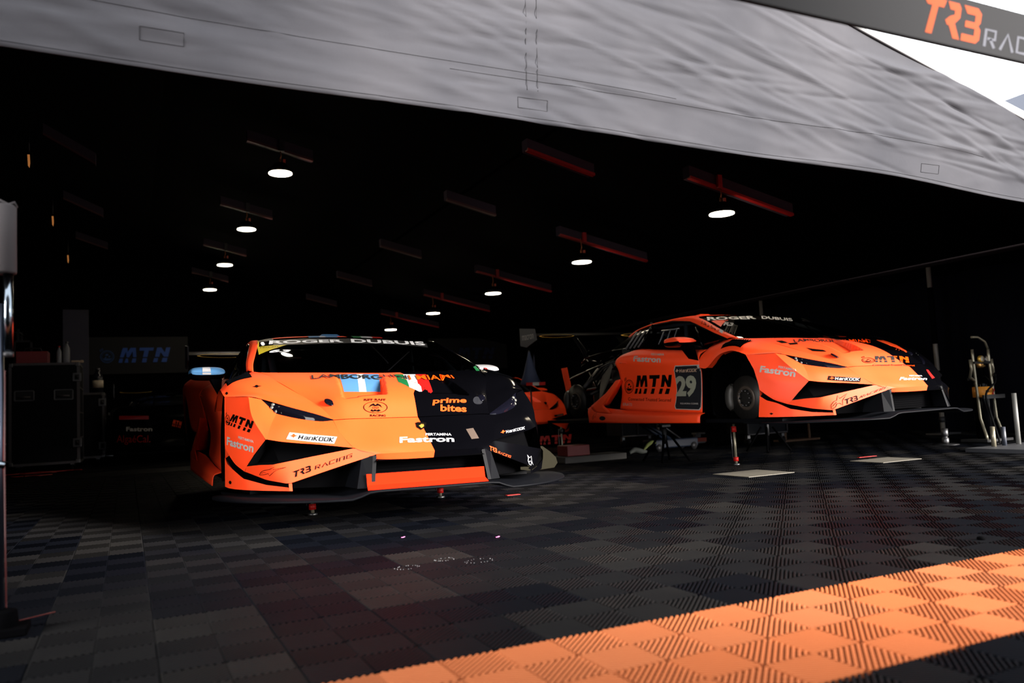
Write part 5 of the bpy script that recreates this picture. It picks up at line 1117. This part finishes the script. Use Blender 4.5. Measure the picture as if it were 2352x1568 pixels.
# --- decals begin
DECS = [
 (1,'sun_strip',[(0.308, 0.045, 0.95)],[(-1.5108,-0.5355,1.09),(-0.5831,-0.5558,1.0249),(-0.6226,-0.3458,1.0369),(-0.7126,-0.0052,1.0539),(-0.6231,0.3057,1.0368),(-0.5125,0.5289,1.0059),(-0.6654,0.5765,1.0485),(-0.8157,0.3664,1.0866),(-0.9056,0.0441,1.1053),(-0.8679,-0.2971,1.0994),(-0.7707,-0.5253,1.0773),(-0.6653,-0.6459,1.0537)],'sunstrip',{}),
 (1,'screen_lettering','ROGER',[(-0.6257,-0.5822,1.0366),(-0.7435,-0.0341,1.0624),(-0.751,-0.5585,1.0733)],'bright',{'bold': 0.03}),
 (1,'screen_lettering','DUBUIS',[(-0.737,0.0195,1.0605),(-0.5816,0.5399,1.0249),(-0.888,0.0533,1.1007)],'bright',{'bold': 0.03}),
 (1,'class_sticker',[(0.451, 0.016, 0.893)],[(-1.7473,-0.5104,1.0601),(-0.5636,-0.6672,1.0129),(-0.6131,-0.4569,1.0345),(-0.4989,-0.5499,1.001),(-0.3951,-0.682,0.948)],'yellow',{}),
 (1,'class_lettering','PRO-AM',[(-0.528,-0.6529,1.0),(-0.5185,-0.5368,1.0073),(-0.5602,-0.6495,1.012)],'inkm',{}),
 (1,'screen_number','63',[(-0.3931,-0.6252,0.9589),(-0.3502,-0.5041,0.9607),(-0.4612,-0.5854,0.9866)],'bright',{'bold': 0.03}),
 (1,'bonnet_lettering','LAMBORGHINI MIAMI',[(0.2717,-0.4779,0.752),(0.3459,0.3942,0.7371),(0.1863,-0.4635,0.7789)],'inv1',{'bold': 0.01, 'lift': 0.006}),
 (1,'flag_stripe',[(0.365, -0.04, 0.93)],[(0.189,-0.2976,0.7848),(0.1737,-0.1841,0.7869),(0.4591,-0.2449,0.6696),(0.4386,-0.3285,0.6722)],'blue',{'lift': 0.001}),
 (1,'flag_stripe',[(0.336, -0.014, 0.942)],[(0.1737,-0.1841,0.7869),(0.1678,-0.1415,0.7866),(0.4663,-0.2042,0.6685),(0.4591,-0.2449,0.6696)],'white',{'lift': 0.001}),
 (1,'flag_stripe',[(0.317, 0.001, 0.948)],[(0.1678,-0.1415,0.7866),(0.1558,-0.0402,0.7858),(0.4736,-0.122,0.6663),(0.4663,-0.2042,0.6685)],'blue',{'lift': 0.001}),
 (1,'flag_stripe',[(0.292, -0.014, 0.956)],[(0.1803,0.0583,0.7816),(0.1909,0.1083,0.7804),(0.551,0.0293,0.6869),(0.4482,-0.0047,0.7232)],'green',{'lift': 0.001}),
 (1,'flag_stripe',[(0.389, -0.021, 0.921)],[(0.1909,0.1083,0.7804),(0.207,0.1837,0.7786),(0.6079,0.0863,0.6586),(0.6066,0.0703,0.659),(0.551,0.0293,0.6869)],'white',{'lift': 0.001}),
 (1,'flag_stripe',[(0.392, -0.001, 0.92)],[(0.207,0.1837,0.7786),(0.2161,0.2504,0.7772),(0.4823,0.1978,0.6599),(0.6079,0.0863,0.6586)],'red',{'lift': 0.001}),
 (1,'roof_stripe',[(0.127, 0.007, 0.992)],[(-0.9123,-0.2519,1.1103),(-0.9367,-0.166,1.1153),(-1.123,-0.1392,1.1438),(-1.0909,-0.229,1.1392)],'blue',{}),
 (1,'roof_stripe',[(0.128, 0.008, 0.992)],[(-0.9367,-0.166,1.1153),(-0.9471,-0.1191,1.1172),(-1.1138,-0.0969,1.1434),(-1.123,-0.1392,1.1438)],'white',{}),
 (1,'roof_stripe',[(0.129, 0.005, 0.992)],[(-0.9471,-0.1191,1.1172),(-0.9513,-0.0279,1.1174),(-1.1427,0.0008,1.1462),(-1.1138,-0.0969,1.1434)],'blue',{}),
 (1,'roof_stripe',[(0.128, -0.007, 0.992)],[(-0.9388,0.0871,1.1146),(-0.9311,0.1491,1.1135),(-1.1003,0.1725,1.1413),(-1.1169,0.1073,1.1436)],'green',{}),
 (1,'roof_stripe',[(0.127, -0.008, 0.992)],[(-0.9311,0.1491,1.1135),(-0.9121,0.2308,1.1099),(-1.0788,0.2526,1.1372),(-1.1003,0.1725,1.1413)],'white',{}),
 (1,'roof_stripe',[(0.126, -0.006, 0.992)],[(-0.9121,0.2308,1.1099),(-0.8952,0.3027,1.1065),(-1.0576,0.3284,1.1323),(-1.0788,0.2526,1.1372)],'red',{}),
 (1,'round_logo','*clown',[(0.7408,-0.3004,0.5389),(0.756,-0.1657,0.5341),(0.6643,-0.2783,0.6156)],'inkm',{}),
 (1,'logo_lettering','RIFF RAFF',[(0.6679,-0.2745,0.613),(0.6801,-0.1537,0.6093),(0.6526,-0.2701,0.6253)],'inkm',{'bold': 0.02}),
 (1,'logo_lettering','RACING',[(0.7576,-0.2666,0.5258),(0.767,-0.1816,0.5227),(0.7461,-0.2632,0.5376)],'inkm',{'bold': 0.02}),
 (1,'bonnet_lettering','prime',[(0.7161,0.1072,0.5751),(0.7033,0.3203,0.5749),(0.673,0.1311,0.6153)],'dorange',{'bold': 0.03}),
 (1,'bonnet_lettering','bites',[(0.7502,0.143,0.5405),(0.7489,0.3038,0.5304),(0.711,0.1587,0.5803)],'dorange',{'bold': 0.03}),
 (1,'bumper_lettering','PERTAMINA',[(0.9261,-0.0116,0.4141),(0.9335,0.135,0.4074),(0.9079,-0.0049,0.4266)],'white',{'bold': 0.02}),
 (1,'bumper_lettering','Fastron',[(0.965,-0.1694,0.3838),(0.9802,0.1327,0.3746),(0.9236,-0.1555,0.4134)],'white',{'bold': 0.03}),
 (1,'shield_badge','*shield',[(0.8801,-0.0525,0.4453),(0.8843,0.0106,0.4426),(0.8177,-0.0303,0.487)],'inkm',{}),
 (1,'shield_emblem','*swoosh',[(0.8696,-0.0301,0.4524),(0.8716,0.0005,0.4511),(0.8328,-0.0169,0.4769)],'gold',{'lift': 0.005}),
 (1,'tyre_sticker','*slant',[(0.708,-0.7044,0.4244),(0.8483,-0.4749,0.3921),(0.6866,-0.693,0.4601)],'white',{}),
 (1,'tyre_lettering','*hank',[(0.7368,-0.6497,0.4205),(0.8361,-0.4859,0.4002),(0.7234,-0.6408,0.4442)],'inkm',{'bold': 0.02, 'lift': 0.004}),
 (1,'tyre_mark','*wing',[(0.7114,-0.6869,0.4315),(0.7323,-0.6499,0.4265),(0.6985,-0.6814,0.4524)],'dorange',{'lift': 0.004}),
 (1,'bumper_lettering','*tr3',[(0.779,-0.6766,0.2299),(0.8218,-0.5937,0.2603),(0.7748,-0.6856,0.2589)],'inkm',{}),
 (1,'bumper_lettering','*racing',[(0.8273,-0.5828,0.2647),(0.914,-0.4105,0.3217),(0.829,-0.5798,0.2861)],'inkm',{}),
 (1,'star_logo','*star',[(0.6112,-0.8279,0.2375),(0.7483,-0.7223,0.2478),(0.6363,-0.8311,0.2817)],'inkm',{}),
 (1,'side_lettering','*mtn',[(0.3085,-0.9501,0.5071),(0.5274,-0.8593,0.461),(0.3138,-0.9281,0.5678)],'inkm',{}),
 (1,'side_badge','*globe',[(0.2697,-0.962,0.5125),(0.3252,-0.9458,0.5005),(0.2436,-0.9533,0.5803)],'inkm',{}),
 (1,'side_lettering','PERTAMINA',[(0.4459,-0.9125,0.4319),(0.5693,-0.8492,0.4086),(0.441,-0.9118,0.4463)],'silver',{'bold': 0.02}),
 (1,'side_lettering','Fastron',[(0.3203,-0.9581,0.398),(0.5792,-0.8533,0.358),(0.317,-0.9557,0.4429)],'silver',{'bold': 0.03}),
 (1,'small_logo','*wing',[(0.2533,-0.8131,0.7106),(0.275,-0.7614,0.7101),(0.2149,-0.8077,0.7287)],'inkm',{}),
 (1,'bumper_fastener','*ell',[(0.1618,-0.9486,0.6772),(0.1785,-0.9351,0.6777),(0.1339,-0.9456,0.694)],'inkm',{}),
 (1,'bumper_fastener','*ell',[(0.3708,-0.9538,0.1863),(0.4076,-0.9446,0.187),(0.3751,-0.9542,0.2055)],'inkm',{}),
 (1,'tyre_lettering','*hank',[(0.8165,0.5179,0.4012),(0.7212,0.69,0.4165),(0.8029,0.5209,0.4188)],'white',{'bold': 0.02}),
 (1,'tyre_mark','*wing',[(0.8473,0.4675,0.3995),(0.8166,0.5149,0.4036),(0.827,0.478,0.4187)],'dorange',{}),
 (1,'bumper_lettering','*tr3',[(0.9445,0.3581,0.316),(0.9144,0.4152,0.2976),(0.9446,0.3519,0.3433)],'dorange',{}),
 (1,'bumper_lettering','*racing',[(0.9138,0.4164,0.2967),(0.8603,0.5187,0.2616),(0.9079,0.4243,0.309)],'dorange',{}),
 (1,'star_logo','*starf',[(0.7806,0.6729,0.208),(0.745,0.7215,0.2004),(0.7891,0.6581,0.2717)],'white',{}),
 (1,'tow_arrow','*arrow',[(0.8034,0.3511,0.4771),(0.8549,0.3136,0.4415),(0.8284,0.2947,0.4662)],'red',{}),
 (1,'tow_plate',[(0.601, 0.171, 0.781)],[(0.8782,0.2435,0.4374),(0.8601,0.2948,0.4415),(0.933,0.2974,0.3852),(0.9525,0.245,0.3838)],'plate',{}),
 (1,'mirror_stripe',[(0.974, 0.0, 0.227)],[(-0.5141,-1.0202,0.8274),(-0.5148,-0.9668,0.8274),(-0.5921,-0.9677,0.883),(-0.586,-1.0144,0.8815)],'white',{}),
 (1,'mirror_stripe',[(0.322, 0.241, 0.915)],[(-0.0526,0.6905,0.8329),(0.0474,0.6731,0.8009),(0.0162,0.7095,0.8038),(-0.168,0.7573,0.85)],'green',{}),
 (1,'mirror_stripe',[(0.693, 0.055, 0.718)],[(-0.522,0.9773,0.8545),(-0.0176,0.7735,0.8032),(-0.5035,0.9985,0.8297),(-0.5179,0.9946,0.8512)],'red',{}),
 (1,'bonnet_patch','*ell',[(0.6999,0.3639,0.5715),(0.6695,0.4414,0.5696),(0.6318,0.394,0.6224)],'darkpatch',{}),
 (2,'sun_strip',[(0.276, 0.01, 0.961)],[(-0.7005,-0.6264,1.0646),(-0.5926,-0.6265,1.0244),(-0.6185,-0.3311,1.0358),(-0.6813,0.0564,1.0462),(-0.5373,0.1378,1.0103),(-0.788,0.4072,1.0799),(-0.8796,0.2612,1.102),(-0.9202,-0.0385,1.1092)],'inkm',{}),
 (2,'screen_lettering','ROGER',[(-0.6055,-0.6304,1.029),(-0.7186,0.095,1.0569),(-0.8056,-0.4568,1.0851)],'bright',{'bold': 0.03}),
 (2,'screen_lettering','DUBUIS',[(-0.7117,0.1584,1.0569),(-0.5244,0.3759,1.0113),(-0.8959,0.3425,1.1071)],'bright',{'bold': 0.03}),
 (2,'class_sticker',[(0.291, -0.084, 0.953)],[(-0.5839,-0.6079,1.0224),(-0.6481,-0.3232,1.0433),(-0.3941,-0.6727,0.9495)],'orange',{}),
 (2,'screen_lettering','R3',[(-0.4076,-0.6302,0.9626),(-0.3385,-0.5851,0.9489),(-0.5077,-0.5116,1.0053)],'white',{'bold': 0.04}),
 (2,'pillar_lettering','E. De La Torre IV',[(-0.6023,-0.712,1.0045),(-0.3289,-0.7664,0.8963),(-0.6112,-0.6861,1.0288)],'inkm',{'bold': 0.02}),
 (2,'pillar_lettering','D. Lind',[(-0.2682,-0.7751,0.8709),(-0.1635,-0.7639,0.8232),(-1.7054,0.5926,1.0378)],'inkm',{'bold': 0.02}),
 (2,'pillar_flag','*quad',[(-0.3188,-0.7638,0.8992),(-0.2698,-0.7731,0.8769),(-0.356,-0.7177,0.928)],'white',{}),
 (2,'door_lettering','PERTAMINA',[(-1.1099,-0.9058,0.7554),(-0.9206,-0.9025,0.7389),(-1.1385,-0.8789,0.7771)],'silver',{'bold': 0.02}),
 (2,'door_lettering','Fastron',[(-1.3433,-0.9408,0.7165),(-0.9458,-0.9269,0.6762),(-1.3453,-0.9214,0.7703)],'silver',{'bold': 0.03}),
 (2,'door_arrow','*arrow',[(-1.3506,-0.935,0.7526),(-1.3838,-0.939,0.6975),(-1.399,-0.9393,0.7508)],'red',{}),
 (2,'door_badge','*globe',[(-1.6306,-0.8676,0.4132),(-1.4882,-0.8613,0.4048),(-1.5674,-0.9005,0.5732)],'inkm',{}),
 (2,'door_lettering','*mtn',[(-1.4672,-0.8608,0.404),(-0.9152,-0.8657,0.3814),(-1.3874,-0.8923,0.5799)],'inkm',{}),
 (2,'door_lettering','Connected Trusted Secured',[(-1.5667,-0.8699,0.3392),(-0.8992,-0.8772,0.3116),(-1.5686,-0.8659,0.37)],'inkm',{}),
 (2,'door_lettering','ERATI',[(-1.6452,-0.8778,0.2915),(-1.4985,-0.8801,0.283),(-1.6474,-0.874,0.3192)],'silver',{}),
 (2,'number_board','*octo',[(-0.8394,-0.8937,0.2419),(-0.4632,-0.9041,0.2263),(-0.782,-0.9207,0.6385)],'silver',{}),
 (2,'number_board','*octo',[(-0.829,-0.8927,0.2477),(-0.4715,-0.9036,0.2342),(-0.775,-0.9182,0.6299)],'navy',{'lift': 0.004}),
 (2,'race_number','29',[(-0.8277,-0.8726,0.3523),(-0.5312,-0.8939,0.3463),(-0.787,-0.8942,0.5425)],'beige',{'bold': 0.05, 'lift': 0.006}),
 (2,'board_lettering','*hank',[(-0.7174,-0.9031,0.5714),(-0.4759,-0.9088,0.5636),(-0.7005,-0.9116,0.6048)],'beige2',{'bold': 0.02, 'lift': 0.006}),
 (2,'board_mark','*wing',[(-0.774,-0.9021,0.5746),(-0.7197,-0.9035,0.5735),(-0.7588,-0.9116,0.6084)],'beige2',{'lift': 0.006}),
 (2,'board_lettering','SQUADRA CORSE',[(-0.7517,-0.888,0.2833),(-0.4964,-0.9006,0.2753),(-0.7534,-0.8851,0.2983)],'silver',{'bold': 0.01, 'lift': 0.006}),
 (2,'skirt_logo','*star2',[(-2.0579,-0.9837,0.1589),(-1.9703,-0.9817,0.1606),(-2.0531,-0.9807,0.2396)],'inkm',{}),
 (2,'skirt_logo','*ell',[(-1.9313,-0.9814,0.1512),(-1.8261,-0.9799,0.1484),(-1.9302,-0.9788,0.1944)],'navy',{}),
 (2,'fender_stripe',[(0.325, -0.111, 0.939)],[(0.1734,-0.6099,0.7708),(0.1817,-0.5534,0.7732),(0.2609,-0.565,0.7462),(0.2395,-0.6177,0.747)],'inkm',{}),
 (2,'fender_stripe',[(0.361, -0.141, 0.922)],[(0.2642,-0.5716,0.744),(0.2881,-0.4978,0.7446),(0.3204,-0.5183,0.7302),(0.2977,-0.5863,0.7274)],'inkm',{}),
 (2,'fender_stripe',[(0.423, -0.322, 0.847)],[(0.3992,-0.523,0.694),(0.5081,-0.4505,0.666),(0.5408,-0.452,0.6499),(0.4613,-0.5213,0.6616)],'inkm',{}),
 (2,'side_lettering','Fastron',[(0.2989,-0.9514,0.5171),(0.5555,-0.8435,0.4616),(0.3018,-0.9332,0.5681)],'silver',{'bold': 0.03}),
 (2,'side_lettering','PERTAMINA',[(0.436,-0.8846,0.541),(0.5645,-0.8353,0.5054),(0.4331,-0.8797,0.558)],'silver',{'bold': 0.02}),
 (2,'tyre_sticker','*slant',[(0.7182,-0.6822,0.4252),(0.8497,-0.47,0.3942),(0.7034,-0.6636,0.4566)],'inkm',{}),
 (2,'tyre_lettering','*hank',[(0.7454,-0.6315,0.4201),(0.8412,-0.4759,0.4013),(0.7348,-0.6159,0.444)],'white',{'bold': 0.03, 'lift': 0.004}),
 (2,'tyre_mark','*wing',[(0.7229,-0.6704,0.4264),(0.7434,-0.6328,0.4221),(0.7144,-0.6537,0.4483)],'dorange',{'lift': 0.004}),
 (2,'star_logo','*star2',[(0.7563,-0.7144,0.2065),(0.8137,-0.6048,0.1995),(0.764,-0.709,0.324)],'inkm',{}),
 (2,'bumper_lettering','*tr3',[(0.8132,-0.6101,0.2361),(0.8583,-0.5223,0.2631),(0.8074,-0.6225,0.2713)],'inkm',{}),
 (2,'bumper_lettering','*racing',[(0.8598,-0.523,0.2722),(0.9499,-0.3455,0.3319),(0.8668,-0.5019,0.2946)],'inkm',{}),
 (2,'nose_badge','*globe',[(0.7381,-0.3113,0.5403),(0.7567,-0.1723,0.5332),(0.6892,-0.2422,0.5971)],'inkm',{}),
 (2,'nose_lettering','*mtn',[(0.7475,-0.1562,0.5429),(0.7573,0.2588,0.5268),(0.6951,-0.107,0.5954)],'inv2',{}),
 (2,'nose_lettering','Connected Trusted Secured',[(0.7731,-0.2233,0.5142),(0.7977,0.2473,0.4951),(0.7585,-0.2006,0.5301)],'inv2',{}),
 (2,'bonnet_lettering','LAMBORGHINI MIAMI',[(0.2799,-0.5138,0.7456),(0.3432,0.3323,0.7262),(0.1966,-0.4359,0.7782)],'inv2',{'bold': 0.01}),
 (2,'nose_lettering','Fastron',[(0.9548,-0.1752,0.3907),(0.9728,0.1292,0.38),(0.9248,-0.1137,0.414)],'white',{'bold': 0.03}),
 (2,'nose_lettering','PERTAMINA',[(0.9238,-0.0054,0.4157),(0.9291,0.1449,0.41),(0.9084,0.0118,0.4263)],'white',{'bold': 0.02}),
 (2,'bonnet_flash',[(0.378, -0.095, 0.921)],[(0.243,0.5375,0.7556),(0.1862,0.7098,0.7561),(0.3087,0.7267,0.6992),(0.529,0.5854,0.614),(0.6501,0.3646,0.6156),(0.5064,0.3612,0.6855)],'dorange',{}),
 (2,'nose_flash',[(0.624, 0.163, 0.764)],[(0.8149,0.3634,0.465),(0.812,0.3949,0.4612),(0.9127,0.3203,0.3949),(0.9532,0.226,0.3868)],'red',{}),
 (2,'roof_marks',[(0.001, -0.09, 0.996)],[(-1.2414,-0.4302,1.1298),(-1.2025,-0.4328,1.1295),(-1.198,-0.4276,1.1301),(-1.1382,-0.5092,1.1156)],'inkm',{}),
 (2,'bumper_fastener',[(0.239, -0.967, -0.087)],[(0.372,-0.9539,0.1906),(0.3882,-0.9505,0.1977),(0.405,-0.9456,0.1898),(0.3876,-0.9491,0.1808)],'inkm',{}),
 (3,'tyre_sticker',[(0.729, 0.397, 0.557)],[(0.8194,0.4847,0.4239),(0.6876,0.7202,0.4404),(0.7123,0.7119,0.4141),(0.8341,0.4926,0.3973)],'inkm',{}),
 (3,'tyre_lettering','*hank',[(0.7939,0.5512,0.4067),(0.718,0.6952,0.4172),(0.7825,0.5542,0.4209)],'white',{'bold': 0.02, 'lift': 0.004}),
 (4,'bumper_lettering','Fastron',[(-3.4347,0.7557,0.5061),(-3.5104,0.369,0.4844),(-3.4375,0.7551,0.5767)],'silver',{'bold': 0.03}),
 (4,'bumper_lettering','AlgaéCal.',[(-3.3782,0.8982,0.2954),(-3.5249,0.4044,0.2666),(-3.385,0.8969,0.4504)],'red',{'bold': 0.0}),
 (4,'bumper_lettering','*mtn',[(-3.5148,0.0715,0.5536),(-3.5088,-0.062,0.5102),(-3.52,0.0503,0.6604)],'dorange',{}),
]
inv1 = livery('livery_near_reversed', [(-4, .05), (-1.6, .06), (-.9, .06), (-.2, .12), (.1, .12), (.5, .10), (.62, .03), (.77, .0), (.9, .0), (1.5, .0)], swap=True)
inv2 = livery('livery_lifted_reversed', [(-4, .05), (-1.6, .06), (-.9, .10), (.1, .05), (.5, .06), (.70, .12), (.80, .18), (.95, .10), (1.03, .05), (1.5, .05)], swap=True)
DM = dict(bright=mat('screen_white_boosted', color=(.85, .85, .86), rough=.6), white=white, silver=silver, dorange=dorange, inkm=inkm, yellow=yellow, red=red, gold=gold, blue=blue, green=green, navy=navy, orange=orange, inv1=inv1, inv2=inv2,  # screen lettering white lightened in its colour for light the canvas blocks
          sunstrip=mat('sun_strip', color=(.012, .012, .012), rough=.5), plate=mat('tow_plate', color=(.05, .034, .025), rough=.6), darkpatch=mat('dark_patch', color=(.003, .0035, .006), rough=.5),  # sun strip is black with a reflection's grey put into its colour
          beige=mat('number_cream', color=(.22, .23, .175), rough=.6), beige2=mat('board_tan', color=(.40, .26, .18), rough=.6))
CARS = {1: (car1, bv1), 2: (car2, bv2), 3: (car3, bv3), 4: (car4, bv4)}
def poly_decal(name, pts, nrm, m, parent, bvh, lift=.002):
    n = Vector(nrm).normalized(); bm = refined(pts, [tuple(range(len(pts)))], .018)
    for v in bm.verts:
        h = bvh.ray_cast(v.co+n*.10, -n, .22)
        if h[0] is not None: v.co = h[0]+n*lift
        else: v.co = v.co+n*lift
    me = bpy.data.meshes.new(name); bm.to_mesh(me); bm.free(); me.materials.append(m)
    o = bpy.data.objects.new(name, me); C.objects.link(o); o.parent = parent; return o
for c, name, g, V, mk, op in DECS:
    car, bv = CARS[c]
    if isinstance(g, str): decal(name, g, V[0], V[1], V[2], DM[mk], car, bv, **op)
    else: poly_decal(name, V, g[0], DM[mk], car, bv, op.get('lift', .002))
